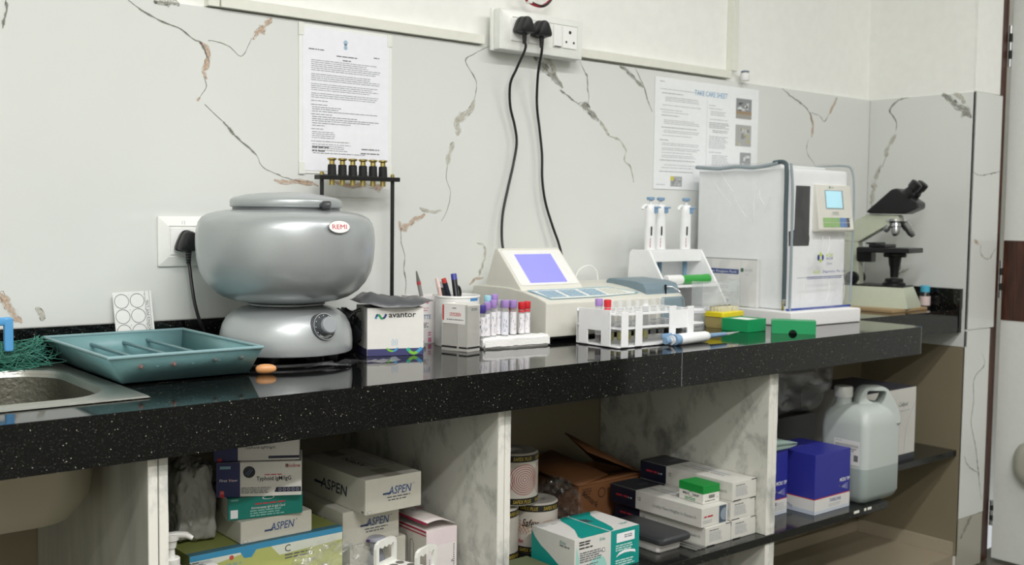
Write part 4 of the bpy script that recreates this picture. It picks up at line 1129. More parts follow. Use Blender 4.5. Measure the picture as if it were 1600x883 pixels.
def blood_tube(label, loc, cap, h=0.075, r=0.0063, lab='#efedf0', blood=False, group=None):
    t = thing('blood_tube', label, 'test tube', loc, 0, group)
    g = MB(film('tube_plastic', '#d9dcdd', 0.28, 0.08)); g.lathe([(0.0005, 0.0), (r*0.7, 0.0012), (r, 0.006), (r, h)], seg=20, cap=False); g.build('tube_body', t)
    if blood: MB(mat('#3a0a10', 0.3)).lathe([(0.0005, 0.0008), (r*0.65, 0.0018), (r*0.92, 0.006), (r*0.92, 0.026)], seg=18).build('blood', t)
    c = mat(CAPS[cap], 0.42)
    q = MB(c).lathe([(r+0.0004, h-0.006), (r+0.0011, h-0.005), (r+0.0014, h+0.008), (r+0.0010, h+0.0095), (r-0.001, h+0.0102), (r-0.003, h+0.009)], seg=24); q.build('cap', t)
    q = MB(mat(lab, 0.5)); vs = []; fs = []; n = 14; rr_ = r+0.00035
    for k in range(n+1):
        a = rad(150+210*k/n); vs += [(rr_*math.cos(a), rr_*math.sin(a), 0.016), (rr_*math.cos(a), rr_*math.sin(a), h-0.014)]
    for k in range(n): fs.append((2*k, 2*k+2, 2*k+3, 2*k+1))
    q.add(vs, fs, None, True)
    rn = random.Random(hash(label) % 1000 if False else len(label)*7+int(loc[0]*1e4))
    for k in range(13):
        a = rad(rn.uniform(190, 320)); z = rn.uniform(0.02, h-0.02); d = Vector((math.cos(a), math.sin(a), 0))*(rr_+0.0003); u = Vector((-math.sin(a), math.cos(a), 0))
        ww, hh = rn.choice(((0.0006, 0.006), (0.0005, 0.009), (0.002, 0.001), (0.0008, 0.004)))
        o_ = d+Vector((0, 0, z)); q.add([o_-u*ww/2, o_+u*ww/2, o_+u*ww/2+Vector((0, 0, hh)), o_-u*ww/2+Vector((0, 0, hh))], [(0, 1, 2, 3)], rn.choice((mat('#5d6685', 0.5), mat('#8f7b86', 0.5), M_GREYINK)), False)
    if cap == 'red':
        for k in range(n):
            a0, a1 = rad(150+210*k/n), rad(150+210*(k+1)/n); z0, z1 = h-0.0115, h-0.0072; s_ = rr_+0.0004
            q.add([(s_*math.cos(a0), s_*math.sin(a0), z0), (s_*math.cos(a1), s_*math.sin(a1), z0), (s_*math.cos(a1), s_*math.sin(a1), z1), (s_*math.cos(a0), s_*math.sin(a0), z1)], [(0, 1, 2, 3)], mat('#d8434a', 0.5), True)
    q.build('paper_label', t)
    return t
TZ = ZC+0.0105
GT = 'blood tubes in the polystyrene block'
blood_tube('dark violet capped tube at the left end of the foam block', (1.3325, -0.289, TZ), 'dark', 0.069, group=GT)
blood_tube('lilac capped tube second from the left in the foam block', (1.3455, -0.289, TZ), 'violet', group=GT)
blood_tube('pale cyan capped tube at the back left of the foam block', (1.3562, -0.2765, TZ+0.001), 'cyan', 0.0865, group=GT)
blood_tube('lilac capped tube third along the foam block, standing in front of a taller one', (1.3625, -0.288, TZ), 'violet', 0.0785, group=GT)
blood_tube('tallest lilac capped tube at the back of the foam block', (1.374, -0.2765, TZ+0.001), 'violet', 0.0885, group=GT)
blood_tube('grey capped tube behind the lilac ones in the foam block', (1.3845, -0.277, TZ), 'grey', 0.078, group=GT)
blood_tube('wide lilac capped tube with blue handwriting in the middle of the foam block', (1.392, -0.290, TZ), 'violet', 0.0775, 0.0075, lab='#e7e9f2', group=GT)
blood_tube('lilac capped tube just left of the red capped ones in the foam block', (1.413, -0.291, TZ), 'violet', 0.0765, 0.0068, group=GT)
blood_tube('red capped tube half hidden behind a lilac one in the foam block', (1.421, -0.278, TZ), 'red', 0.070, group=GT)
blood_tube('red capped tube second from the right in the foam block', (1.4375, -0.289, TZ), 'red', 0.0715, group=GT)
blood_tube('red capped tube at the right end of the foam block', (1.453, -0.2885, TZ), 'red', 0.0725, group=GT)

# desk analyser (photometer) with the violet screen
PH = mat('#e0dfd4', 0.4, bscale=20); PHS = mat('#d9d8cd', 0.42, bscale=20)
t = thing('photometer', 'cream desk photometer with tilted violet screen and grey lid', 'analyser', (1.51, -0.285, ZC))
q = MB(PHS)
side = [(0.0, 0.0105), (0.0, 0.086), (0.006, 0.0895), (0.03, 0.0965), (0.075, 0.106), (0.13, 0.112), (0.19, 0.1125), (0.25, 0.112), (0.262, 0.108), (0.262, 0.0105)]
q.prism(side, 'x', 0.0, 0.44, bev=0.004); q.build('housing', t)
for x, y in ((0.03, 0.03), (0.41, 0.03), (0.03, 0.23), (0.41, 0.23)): MB(M_BLACK).lathe([(0.012, 0), (0.012, 0.011)], (x, y, 0), 16).build('rubber_foot', t)
MB(M_BLACK).box(0.012, 0.43, 0.008, 0.25, 0.006, 0.0108).build('underside', t)
# hump carrying the screen
q = MB(PH)
hp = [(0.086, 0.105), (0.0935, 0.114), (0.1735, 0.196), (0.180, 0.199), (0.187, 0.196), (0.222, 0.108)]
q.prism(hp, 'x', 0.004, 0.192, bev=0.004); q.build('screen_hood', t)
U = Vector((1, 0, 0)); V = Vector((0, 0.08, 0.082)).normalized()
pr = MB(); F = Face(pr, (0.004, 0.0937, 0.1145), U, V, 0.0006)
F.poly(rrect2(0.006, 0.182, 0.004, 0.110, 0.006), mat('#eeeeea', 0.35)); pr.build('screen_bezel', t)
def screen_mat(name, h, strength):
    m = bpy.data.materials.new(name); m.use_nodes = True; b = m.node_tree.nodes['Principled BSDF']
    b.inputs['Base Color'].default_value = lin(h); b.inputs['Emission Color'].default_value = lin(h); b.inputs['Emission Strength'].default_value = strength
    b.inputs['Roughness'].default_value = 0.15
    tc = m.node_tree.nodes.new('ShaderNodeTexCoord'); n = m.node_tree.nodes.new('ShaderNodeTexNoise'); n.inputs['Scale'].default_value = 6
    r = ramp(m.node_tree, [(0.3, lin(h)), (0.8, [min(1, c*1.15) for c in lin(h)][:3])]); m.node_tree.links.new(tc.outputs['Object'], n.inputs[0]); m.node_tree.links.new(n.outputs['Fac'], r.inputs[0]); m.node_tree.links.new(r.outputs[0], b.inputs['Emission Color'])
    return m
pr = MB(); F = Face(pr, (0.004, 0.0937, 0.1145), U, V, 0.0012); F.rect(0.0365, 0.0105, 0.1115, 0.0865, screen_mat('violet_screen', '#7d7cd8', 0.55)); pr.build('screen', t)
# membrane keypad on the sloping deck
kz = lambda y: 0.086+0.0105*(y/0.03)
U = Vector((1, 0, 0)); V = Vector((0, 0.0745, 0.0185)).normalized()
pr = MB(); F = Face(pr, (0.0, 0.006, 0.0893), U, V, 0.0016)
BL = mat('#86aeb9', 0.45); BL2 = mat('#b3cdd4', 0.45); KW = mat('#e9ebe6', 0.4)
F.poly([(0.022, 0.006), (0.165, 0.0065), (0.30, 0.0155), (0.318, 0.026), (0.262, 0.0745), (0.01, 0.0745)], BL)
F.poly([(0.03, 0.0095), (0.165, 0.0095), (0.294, 0.018), (0.308, 0.027), (0.258, 0.068), (0.018, 0.068)], KW, 0.0003)
F.rect(0.055, 0.069, 0.10, 0.0045, BL2, 0.0004)
pr.build('keypad_sheet', t)
KB = mat('#98b6c8', 0.45); KG = mat('#c9cbb9', 0.4)
for gx in (0.03, 0.092, 0.154):
    for i in range(3):
        for j in range(4):
            q = MB(KB); f2 = Face(q, F.O, U, V, 0.0021); x = gx+i*0.0175+0.004*j*0; y = 0.0185+j*0.0115
            a = f2.p(x, y); b_ = f2.p(x+0.0145, y); c_ = f2.p(x+0.0145, y+0.0085); d_ = f2.p(x, y+0.0085); up_ = f2.N*0.0008
            q.add([a, b_, c_, d_, a+up_, b_+up_, c_+up_, d_+up_], [(4, 5, 6, 7), (0, 1, 5, 4), (1, 2, 6, 5), (2, 3, 7, 6), (3, 0, 4, 7)], None, False); q.build('key', t)
for i in range(4):
    for j in range(4):
        q = MB(KG); f2 = Face(q, F.O, U, V, 0.0021); f2.rect(0.216+i*0.0155, 0.0225+j*0.0105, 0.012, 0.0075, None); q.build('key', t)
# grey flip lid and front
GRB = mat('#768993', 0.45); GRB2 = mat('#84979f', 0.45)
q = MB(GRB); q.prism([(0.012, 0.087), (0.016, 0.104), (0.024, 0.116), (0.05, 0.121), (0.14, 0.1245), (0.15, 0.118), (0.15, 0.087)], 'x', 0.325, 0.441, bev=0.003); q.build('flip_lid', t)
q = MB(GRB2); q.box(0.36, 0.4415, -0.006, 0.03, 0.02, 0.085, bev=0.006); q.build('front_column', t)
q = MB(M_CHROME); q.tube([(0.394, 0.0135, 0.108), (0.41, 0.006, 0.106), (0.425, -0.008, 0.09), (0.431, -0.013, 0.06), (0.431, -0.010, 0.045)], 0.0016, 8); q.build('wire_handle', t)
MB(M_BLACK).box(0.389, 0.392, 0.011, 0.016, 0.090, 0.113).build('lid_slot', t)
q = MB(M_WHITEPL); q.tube([(0.30, 0.235, 0.113), (0.315, 0.235, 0.14), (0.35, 0.235, 0.15), (0.375, 0.235, 0.135), (0.38, 0.235, 0.112)], 0.0018, 8); q.build('tubing', t)

# white test tube rack
t = thing('tube_rack', 'white plastic test tube rack of three tiers standing before the cream photometer', 'rack', (1.568, -0.447, ZC))
RW = mat('#f1f2f3', 0.35)
LX, LY = 0.262, 0.124
def plate(z, th, name, x0=0.0, x1=LX, holes=False):
    q = MB(RW); q.prism(rrect2(x0, x1, 0, LY, 0.006), 'z', z, z+th, bev=0.0008); q.build(name, t)
MB(RW).prism(rrect2(-0.004, LX, -0.004, LY+0.004, 0.006), 'z', 0.0015, 0.0050, bev=0.0008).build('base_plate', t)
for x, y in ((0.01, 0.01), (LX-0.01, 0.01), (0.01, LY-0.01), (LX-0.01, LY-0.01)): MB(RW).lathe([(0.005, 0), (0.005, 0.0016)], (x, y, 0), 10).build('foot', t)
NX, NY = 9, 4
def holed(z, name, r=0.0088):
    """tier with round holes: each cell is a square with a round opening"""
    q = MB(RW); n = 16; x0, y0 = 0.012, 0.012; px, py = (LX-0.024)/NX, (LY-0.024)/NY; th = 0.003
    for zz, flip in ((z+th, False), (z, True)):
        for i in range(NX):
            for j in range(NY):
                cx, cy = x0+(i+.5)*px, y0+(j+.5)*py; vs = []; fs = []
                for k in range(n):
                    a = 2*PI*k/n+PI/4; c_, s_ = math.cos(a), math.sin(a); m_ = max(abs(c_), abs(s_))
                    vs += [(cx+r*c_, cy+r*s_, zz), (cx+px/2*c_/m_, cy+py/2*s_/m_, zz)]
                for k in range(n):
                    k2 = (k+1) % n; f = (2*k, 2*k+1, 2*k2+1, 2*k2); fs.append(f[::-1] if flip else f)
                q.add(vs, fs, None, False)
    q.box(0, LX, -0.004, x0, z, z+th); q.box(0, LX, LY-y0, LY+0.004, z, z+th); q.box(-0.004, x0, x0, LY-y0, z, z+th); q.box(LX-x0, LX, x0, LY-y0, z, z+th)
    q.build(name, t)
holed(0.0395, 'middle_tier'); holed(0.0685, 'top_tier')
def post(x0, x1, y, z1=0.0775, face='f'):
    q = MB(RW)
    if face == 'f': q.box(x0, x1, y-0.005, y-0.002, 0.003, z1, bev=0.0008)
    else: q.box(y-0.005, y-0.002, x0, x1, 0.003, z1, bev=0.0008)
    q.build('post', t)
for a, b_, h in ((0.002, 0.022, 0.076), (0.044, 0.064, 0.076), (0.148, 0.168, 0.0835), (0.206, 0.226, 0.0805)): post(a, b_, -0.002, h)
for a, b_ in ((0.002, 0.022), (0.206, 0.226)): MB(RW).box(a, b_, LY+0.004, LY+0.007, 0.003, 0.076, bev=0.0008).build('post', t)
MB(RW).box(0.168, 0.206, -0.0052, -0.0042, 0.034, 0.0745).build('end_panel', t)
# left end panel with a window at the bottom
q = MB(RW); q.prism([(0.018, 0.003), (0.045, 0.003), (0.045, 0.034), (0.086, 0.034), (0.086, 0.003), (0.114, 0.003), (0.114, 0.079), (0.018, 0.079)], 'x', -0.0075, -0.0045, bev=0.0006); q.build('end_panel', t)
for y in (0.022, 0.11):
    for z in (0.071, 0.041): MB(mat('#dfe0e0', 0.4)).axis_lathe((-0.0074, y, z), (-1, y, z), [(0.0015, 0), (0.0015, 0.0006)], 8).build('rivet', t)
RT = (1.568, -0.447, ZC)
def slot(i, j):
    px, py = (LX-0.024)/NX, (LY-0.024)/NY
    return (RT[0]+0.012+(i+.5)*px, RT[1]+0.012+(j+.5)*py, RT[2]+0.0056)
p = slot(0, 2); blood_tube('lilac capped blood tube in the left end of the white rack', (p[0]-0.008, p[1]+0.003, p[2]), 'violet', 0.083, 0.0072, blood=True, group='capped tubes in the white rack')
p = slot(0, 1); blood_tube('red capped blood tube in the left end of the white rack', (p[0]-0.006, p[1]+0.004, p[2]), 'red', 0.0825, 0.0066, blood=True, group='capped tubes in the white rack')
def glass_tube(label, loc, liquid=True):
    t = thing('glass_tube', label, 'test tube', loc, 0, 'open glass tubes in the white rack')
    MB(film('clear_glass', '#eef0f0', 0.16, 0.05)).lathe([(0.0005, 0.0), (0.005, 0.0012), (0.0066, 0.006), (0.0066, 0.082), (0.0074, 0.084), (0.0064, 0.0845)], seg=18, cap=False).build('tube_body', t)
    if liquid: MB(mat('#d6d06a', 0.2)).lathe([(0.0005, 0.0006), (0.0045, 0.0016), (0.006, 0.006), (0.006, 0.018)], seg=16).build('yellow_serum', t)
    MB(mat('#e8e8e4', 0.5)).lathe([(0.0069, 0.022), (0.0069, 0.032)], seg=16, cap=False).lathe([(0.00695, 0.024), (0.00695, 0.03)], seg=16, m=M_GREYINK, cap=False).build('barcode_label', t)
    return t
ORD = ('first', 'second', 'third', 'fourth', 'fifth', 'sixth', 'seventh', 'eighth')
proto = {}
for j, what in ((3, 'clear open tube in the back row of the white rack, %s from the left'), (2, 'clear open tube with yellow serum before the back row, %s from the red capped one')):
    for i in range(1, NX):
        if j == 2 and i > 5: continue
        p = slot(i, j); lb = what % ORD[i-1]
        if j not in proto: proto[j] = glass_tube(lb, p, j == 2)
        else: c = copy_tree(proto[j]); c.location = p; c['label'] = lb

# pipette lying in front of the rack
def W2(p): return Vector(p)
t = thing('pipette', 'white and blue pipette lying on the front of the worktop before the rack', 'pipette', (1.70, -0.475, ZC))
p0 = Vector((0.0, 0.0, 0.0125)); dirp = Vector((0.158, 0.0125, 0.0)).normalized()
A = lambda s, z=0.0125, off=0: Vector((0, 0, 0))+dirp*s+Vector((-dirp.y, dirp.x, 0))*off+Vector((0, 0, z))
PB = mat('#7f9fbf', 0.35); PW = mat('#eef0f0', 0.28)
q = MB(PW); rings = []
def oval(c, ry, rz, n=20):
    nrm = Vector((-dirp.y, dirp.x, 0)); return [c+nrm*ry*math.cos(2*PI*k/n)+Vector((0, 0, 1))*rz*math.sin(2*PI*k/n) for k in range(n)]
for s, ry, rz in ((0.022, 0.011, 0.0115), (0.026, 0.0125, 0.0125), (0.07, 0.0128, 0.0125), (0.118, 0.0122, 0.0118), (0.126, 0.0105, 0.010), (0.129, 0.008, 0.0075)): rings.append(oval(A(s), ry, rz))
q.loft(rings, cap0=True, cap1=True); q.build('handle', t)
q = MB(PB); q.loft([oval(A(0.0065), 0.0122, 0.0118), oval(A(0.009), 0.0138, 0.0124), oval(A(0.021), 0.0138, 0.0124), oval(A(0.0235), 0.012, 0.0118)], cap0=True, cap1=True); q.build('collar', t)
MB(mat('#d8dcde', 0.3)).loft([oval(A(-0.01), 0.0052, 0.0052), oval(A(0.007), 0.0052, 0.0052)], cap0=True, cap1=True).build('plunger_rod', t)
q = MB(mat('#d9dcdd', 0.3)); q.loft([oval(A(-0.003), 0.0105, 0.0105), oval(A(0.001), 0.0105, 0.0105)], cap0=True, cap1=True); q.build('stop_ring', t)
MB(PB).loft([oval(A(-0.0225), 0.007, 0.007), oval(A(-0.021), 0.0085, 0.0085), oval(A(-0.011), 0.0085, 0.0085), oval(A(-0.0095), 0.007, 0.007)], cap0=True, cap1=True).build('plunger_button', t)
q = MB(PB); q.box(-0.022, 0.010, 0.006, 0.0115, 0.016, 0.027, bev=0.003); q.build('ejector_button', t)
MB(PB).cone_chain([A(0.127), A(0.131), A(0.15), A(0.196)], [0.0085, 0.0062, 0.0055, 0.0042], 16).build('shaft', t)
MB(M_STEEL).cone_chain([A(0.195), A(0.202)], [0.003, 0.0028], 12).build('nozzle', t)
MB(film('tip_plastic', '#dfe2df', 0.45, 0.2)).cone_chain([A(0.199), A(0.207), A(0.25, 0.014)], [0.0036, 0.0034, 0.0006], 12).build('clear_tip', t)
F = Face(MB(), A(0.06, 0.0252), dirp, Vector((-dirp.y, dirp.x, 0)), 0.0004); F.words(0, 0.002, 0.028, 0.003, 1, M_LIGHTINK, 3, ragged=0); F.mb.build('printed_text', t)

# clear tub with white lid
t = thing('clear_tub', 'clear round tub with a white lid behind the right end of the rack', 'tub', (1.985, -0.285, ZC+0.0003))
MB(film('tub_plastic', '#cfd4d4', 0.35, 0.12)).lathe([(0.0, 0.0004), (0.028, 0.0004), (0.0295, 0.003), (0.0305, 0.045)], seg=36, cap=False).build('tub_body', t)
MB(film('tub_lid', '#e4e5ea', 0.85, 0.2)).lathe([(0.0325, 0.044), (0.0325, 0.055), (0.031, 0.0565), (0.0, 0.057)], seg=36, cap=False).build('tub_lid', t)

# yellow pipette tip box
t = thing('tip_box', 'pale box with bright yellow rim holding clear tips behind the green boxes', 'tip box', (2.068, -0.3095, ZC+0.0003), rad(6))
q = MB(film('tip_box_body', '#e2cf86', 0.6, 0.25)); q.loft([rrect(0.004, 0.09, 0.004, 0.054, 0.005, 0.0), rrect(0, 0.094, 0, 0.058, 0.005, 0.03)], cap0=True); q.build('box_body', t)
q = MB(mat('#e9d626', 0.4)); q.loft([rrect(-0.002, 0.096, -0.002, 0.06, 0.005, 0.0285), rrect(-0.002, 0.096, -0.002, 0.06, 0.005, 0.039), rrect(0.0, 0.094, 0.0, 0.058, 0.005, 0.0405)], cap0=True, cap1=True); q.build('yellow_rack', t)
q = MB(film('tip_clear', '#ece9d2', 0.4, 0.15))
for i in range(9):
    for j in range(5):
        if (i+j*3) % 7 == 5: continue
        q.cyl((0.012+i*0.0088, 0.01+j*0.0095, 0.0405), (0.012+i*0.0088, 0.01+j*0.0095, 0.0525), 0.003, 0.0036, 8, cap=False)
q.build('clear_tips', t, kind='stuff')

# two halves of a green slide box
GR = mat('#1f9a5e', 0.38, bscale=25)
t = thing('green_tray', 'open green plastic box half with white lining, left of the notched one', 'box', (2.052, -0.4005, ZC+0.0003), rad(4))
L_, Wd, Hh = 0.077, 0.076, 0.0305
q = MB(GR)
th = 0.006
q.box(0, L_, 0, th, 0, Hh, bev=0.0008); q.box(0, L_, Wd-th, Wd, 0, Hh, bev=0.0008); q.box(0, th, th, Wd-th, 0, Hh, bev=0.0008); q.box(L_-th, L_, th, Wd-th, 0, Hh, bev=0.0008); q.box(th, L_-th, th, Wd-th, 0, 0.003)
q.build('box_shell', t)
MB(mat('#f0f0ec', 0.7)).box(th+0.002, L_-th-0.002, th+0.002, Wd-th-0.002, 0.003, Hh-0.002).build('white_lining', t)
t = thing('slide_box', 'green plastic box half standing upside down with a round finger notch', 'box', (2.0915, -0.440, ZC+0.0003), rad(-51))
L_, Wd, Hh = 0.102, 0.045, 0.0315
q = MB(GR); n = 14; r = 0.0098
out = [(0, 0), (L_*0.48-r, 0)]+[(L_*0.48-r*math.cos(PI*k/n), r*math.sin(PI*k/n)) for k in range(1, n)]+[(L_*0.48+r, 0), (L_, 0), (L_, Hh), (0, Hh)]
q.prism(out, 'y', 0, 0.004, bev=0.0)
q.prism([(0, 0), (L_, 0), (L_, Hh), (0, Hh)], 'y', Wd-0.004, Wd, bev=0.0)
q.box(0, 0.004, 0.004, Wd-0.004, 0, Hh); q.box(L_-0.004, L_, 0.004, Wd-0.004, 0, Hh); q.box(0.004, L_-0.004, 0.004, Wd-0.004, Hh-0.004, Hh)
q.build('lid_shell', t)

# pipette stand with three pipettes
t = thing('pipette_stand', 'white pipette stand with sloping sides between the photometer and the covered analyser', 'stand', (1.972, -0.15, ZC+0.0003))
ST = mat('#f2f3f3', 0.35)
pf = [(-0.115, 0.0), (-0.11, 0.02), (0.0, 0.186), (0.004, 0.1905), (0.062, 0.1905), (0.07, 0.184), (0.085, 0.0)]
for x in (0.0, 0.197): MB(ST).prism(pf, 'x', x, x+0.007, bev=0.0015).build('side_plate', t)
MB(ST).box(0.007, 0.197, 0.0, 0.062, 0.160, 0.1895, bev=0.0015).build('top_rail', t)
MB(ST).box(0.007, 0.197, 0.068, 0.074, 0.002, 0.16).build('back_plate', t)
MB(ST).box(0.007, 0.197, -0.065, 0.068, 0.098, 0.104).build('mid_shelf', t)
MB(ST).box(0.007, 0.197, -0.088, 0.068, 0.002, 0.03).build('foot_box', t)
q = MB(film('clear_drawer', '#dfe5e5', 0.30, 0.08))
q.box(0.06, 0.205, -0.125, -0.122, 0.055, 0.116, bev=0.001); q.box(0.06, 0.0625, -0.122, -0.09, 0.055, 0.116); q.box(0.2025, 0.205, -0.122, -0.09, 0.055, 0.116)
q.box(0.0625, 0.2025, -0.122, -0.09, 0.055, 0.057); q.box(0.0625, 0.2025, -0.1225, -0.119, 0.085, 0.087); q.build('clear_drawer', t)
t = thing('green_tube', 'green tube with a white end lying on the pipette stand shelf', 'tube', (1.9835, -0.197, ZC+0.1045+0.0125))
MB(mat('#3da348', 0.35)).axis_lathe((0.055, 0, 0), (1, 0, 0), [(0.0115, 0), (0.0115, 0.085), (0.0125, 0.09), (0.0125, 0.104), (0.011, 0.106)], 24).build('tube_body', t)
MB(mat('#eff0ee', 0.35)).axis_lathe((0.0, 0, 0), (1, 0, 0), [(0.011, 0), (0.0125, 0.002), (0.0125, 0.052), (0.0118, 0.0555)], 24).build('white_cap', t)
def standing_pipette(label, x, y, yaw=0.0, top=0.318, hookside=True):
    t = thing('pipette', label, 'pipette', (x, y, ZC+0.0003), yaw, 'pipettes upright in the stand')
    z0 = 0.190
    rg = []
    for z, rx, ry in ((z0, 0.0155, 0.013), (z0+0.03, 0.0155, 0.013), (z0+0.095, 0.0145, 0.013), (z0+0.112, 0.014, 0.0125), (z0+0.116, 0.011, 0.010)):
        rg.append([(rx*math.cos(2*PI*k/22), ry*math.sin(2*PI*k/22), z) for k in range(22)])
    MB(PW).loft(rg, cap0=True, cap1=True).build('handle', t)
    q = MB(PW); q.tube([(-0.010, 0, z0+0.112), (-0.018, 0, z0+0.113), (-0.026, 0, z0+0.109), (-0.029, 0, z0+0.103)], 0.0042, 10); q.build('finger_hook', t)
    MB(mat('#d9dcdd', 0.3)).cyl((0, 0, z0+0.114), (0, 0, z0+0.127), 0.0045, seg=12).build('plunger_rod', t)
    MB(PB).lathe([(0.0085, z0+0.1265), (0.0105, z0+0.128), (0.0105, z0+0.133), (0.009, z0+0.1345)], seg=20).build('plunger_button', t)
    MB(PB).box(0.0, 0.0135, -0.0155, -0.008, z0+0.094, z0+0.107, bev=0.002).box(0.0, 0.021, -0.0175, -0.006, z0+0.106, z0+0.1105, bev=0.0015).build('ejector_button', t)
    MB(M_BLACK).box(-0.010, -0.0055, -0.0132, -0.0118, z0+0.037, z0+0.06, bev=0.0005).build('volume_window', t)
    pr = MB(); F = Face(pr, (-0.0105, -0.0122, z0+0.006), (0, 0, 1), (-1, 0, 0), 0.0012); F.words(0, 0.004, 0.024, 0.004, 1, mat('#b8434a', 0.5), 3, ragged=0); pr.build('printed_text', t)
    MB(mat('#6f8fa6', 0.35)).cone_chain([(0, 0, z0-0.03), (0, 0, 0.088)], [0.0065, 0.005], 14).build('shaft', t)
    return t
standing_pipette('left of the three upright pipettes in the white stand', 1.999, -0.125)
standing_pipette('middle of the three upright pipettes, close beside the left one', 2.051, -0.112)
standing_pipette('right of the three upright pipettes, standing apart from the other two', 2.134, -0.125)

# analyser under its clear zipped cover, on a foam slab
t = thing('foam_slab', 'thick white foam slab under the plastic covered analyser', 'foam slab', (2.245, -0.384, ZC+0.0003), rad(-2))
q = MB(mat('#eeeeed', 0.75, bump=0.3, bscale=200)); q.box(0, 0.295, 0, 0.36, 0, 0.0375, bev=0.004); q.build('foam', t)
t = thing('covered_analyser', 'boxy white laboratory analyser with small screen under a clear cover', 'analyser', (2.285, -0.335, ZC+0.0382))
AW = mat('#f4f6f7', 0.35)
W, D_, H = 0.263, 0.30, 0.366
MB(AW).box(0, W, 0, D_, 0, H, bev=0.006).build('housing', t)
MB(mat('#e3e5e4', 0.35)).box(0.02, 0.22, 0.04, 0.26, H, H+0.010, bev=0.004).build('top_cover', t)
pr = MB(); F = Face(pr, (0, 0, 0), (1, 0, 0), (0, 0, 1), 0.0005)
zf = lambda z: z-(ZC+0.0382)
DK = mat('#191b1d', 0.45, spec=0.2)
F.poly([(0.008, zf(0.981)), (0.094, zf(0.981)), (0.097, zf(1.0)), (0.094, zf(1.012)), (0.094, zf(1.137)), (0.032, zf(1.137)), (0.029, zf(1.022)), (0.006, zf(1.018))], DK)
F.rect(0.01, zf(0.985), 0.08, 0.028, mat('#0c0d0e', 0.45, spec=0.2), 0.0003)
pr.build('dark_window', t)
q = MB(mat('#e5e3d8', 0.4)); cpz0, cpz1 = zf(1.018), zf(1.142)
q.prism([(-0.018, cpz0), (-0.022, cpz0+0.006), (-0.006, cpz1), (0.002, cpz1), (0.002, cpz0)], 'x', 0.108, 0.268, bev=0.002)
cp = q.build('control_panel', t)
V = Vector((0, 0.016, cpz1-cpz0-0.006)).normalized(); pr = MB(); F = Face(pr, (0.108, -0.0222, cpz0+0.006), (1, 0, 0), V, 0.0006)
F.rect(0.038, 0.055, 0.082, 0.05, mat('#8fa3ab', 0.3)); F.rect(0.041, 0.058, 0.072, 0.045, screen_mat('cyan_screen', '#9fcfdd', 0.35), 0.0003)
for i in range(8):
    for j in range(2):
        c_ = mat('#8fbf6e', 0.4) if i < 5 else (mat('#4d7fc4', 0.4) if i < 7 else mat('#3c3f4d', 0.4))
        F.rect(0.02+0.0152*i, 0.006+0.0135*j, 0.0142, 0.012, c_)
F.disc(0.062, 0.1125, 0.003, mat('#3e7d5b', 0.5)); F.text('AGK', 0.068, 0.1105, 0.004, mat('#5a7d62', 0.5)); F.text('DxiCell', 0.079, 0.0425, 0.0058, M_GREYINK, align='c'); F.words(0.062, 0.041, 0.034, 0.003, 1, M_LIGHTINK, 6, ragged=0)
pr.build('screen_and_keys', t)
# cover
t = thing('plastic_cover', 'clear plastic dust cover with grey zip edges over the white analyser', 'cover', (2.270, -0.350, ZC+0.0386))
W, D_, H = 0.283, 0.322, 0.376
q = MB(film('cover_film', '#e9edef', 0.065, 0.12))
nx = 14
def grid(P, nu, nv, amp, seed):
    vs = []; fs = []
    for j in range(nv+1):
        for i in range(nu+1):
            p, nrm = P(i/nu, j/nv); vs.append(p+nrm*amp*max(-0.6, noise.noise(Vector((i*0.55+seed, j*0.5, seed*1.7)))))
    for j in range(nv):
        for i in range(nu): fs.append((j*(nu+1)+i, j*(nu+1)+i+1, (j+1)*(nu+1)+i+1, (j+1)*(nu+1)+i))
    q.add(vs, fs, None, True)
grid(lambda u, v: (Vector((W*u, -0.012*(0.15+0.85*math.sin(PI*u))*(1 if u > 0.3 else u/0.3), H*v)), Vector((0, -1, 0))), 16, 18, 0.006, 1)
grid(lambda u, v: (Vector((0, D_*(1-u), H*v-0.004*math.sin(PI*u)*(v > .98))), Vector((-1, 0, 0))), 18, 20, 0.0065, 4)
grid(lambda u, v: (Vector((W, D_*u, H*v)), Vector((1, 0, 0))), 14, 14, 0.003, 7)
grid(lambda u, v: (Vector((W*u, D_*v, H+0.003)), Vector((0, 0, 1))), 14, 14, 0.004, 9)
q.build('film', t, angle=70)
ZG = mat('#95a1a6', 0.5); ZD = mat('#46545a', 0.5)
q = MB(ZD); q.tube([(-0.003, 0.006, 0.012), (-0.003, 0.006, 0.12), (-0.004, 0.007, 0.25), (-0.002, 0.009, H-0.02), (0.001, 0.02, H+0.003), (-0.002, 0.05, H+0.003)], 0.0055, 10)
q.build('zip', t)
q = MB(ZG); q.tube([(0.010, -0.003, 0.0), (0.0105, -0.003, 0.15), (0.009, -0.003, 0.3), (0.006, 0.002, H)], 0.0035, 8); q.build('edge_piping', t); q = MB(ZG); q.tube([(W, -0.002, 0.01), (W+0.004, -0.001, 0.15), (W+0.002, -0.002, 0.3), (W-0.002, 0.004, H-0.01), (W-0.02, 0.02, H+0.004), (W-0.03, 0.1, H+0.003)], 0.0028, 8)
q.build('edge_piping', t); q = MB(ZG); q.tube([(-0.002, 0.035, H+0.002), (-0.004, 0.07, H-0.004), (-0.003, 0.12, H-0.008), (-0.003, 0.17, H-0.004), (-0.004, 0.23, H-0.008), (0.0, 0.31, H-0.002)], 0.005, 8)
q.build('edge_piping', t)
cr = film('crease_highlight', '#ffffff', 0.6, 0.1)  # white ridges that paint in the highlights along the film's creases
rn = random.Random(6)
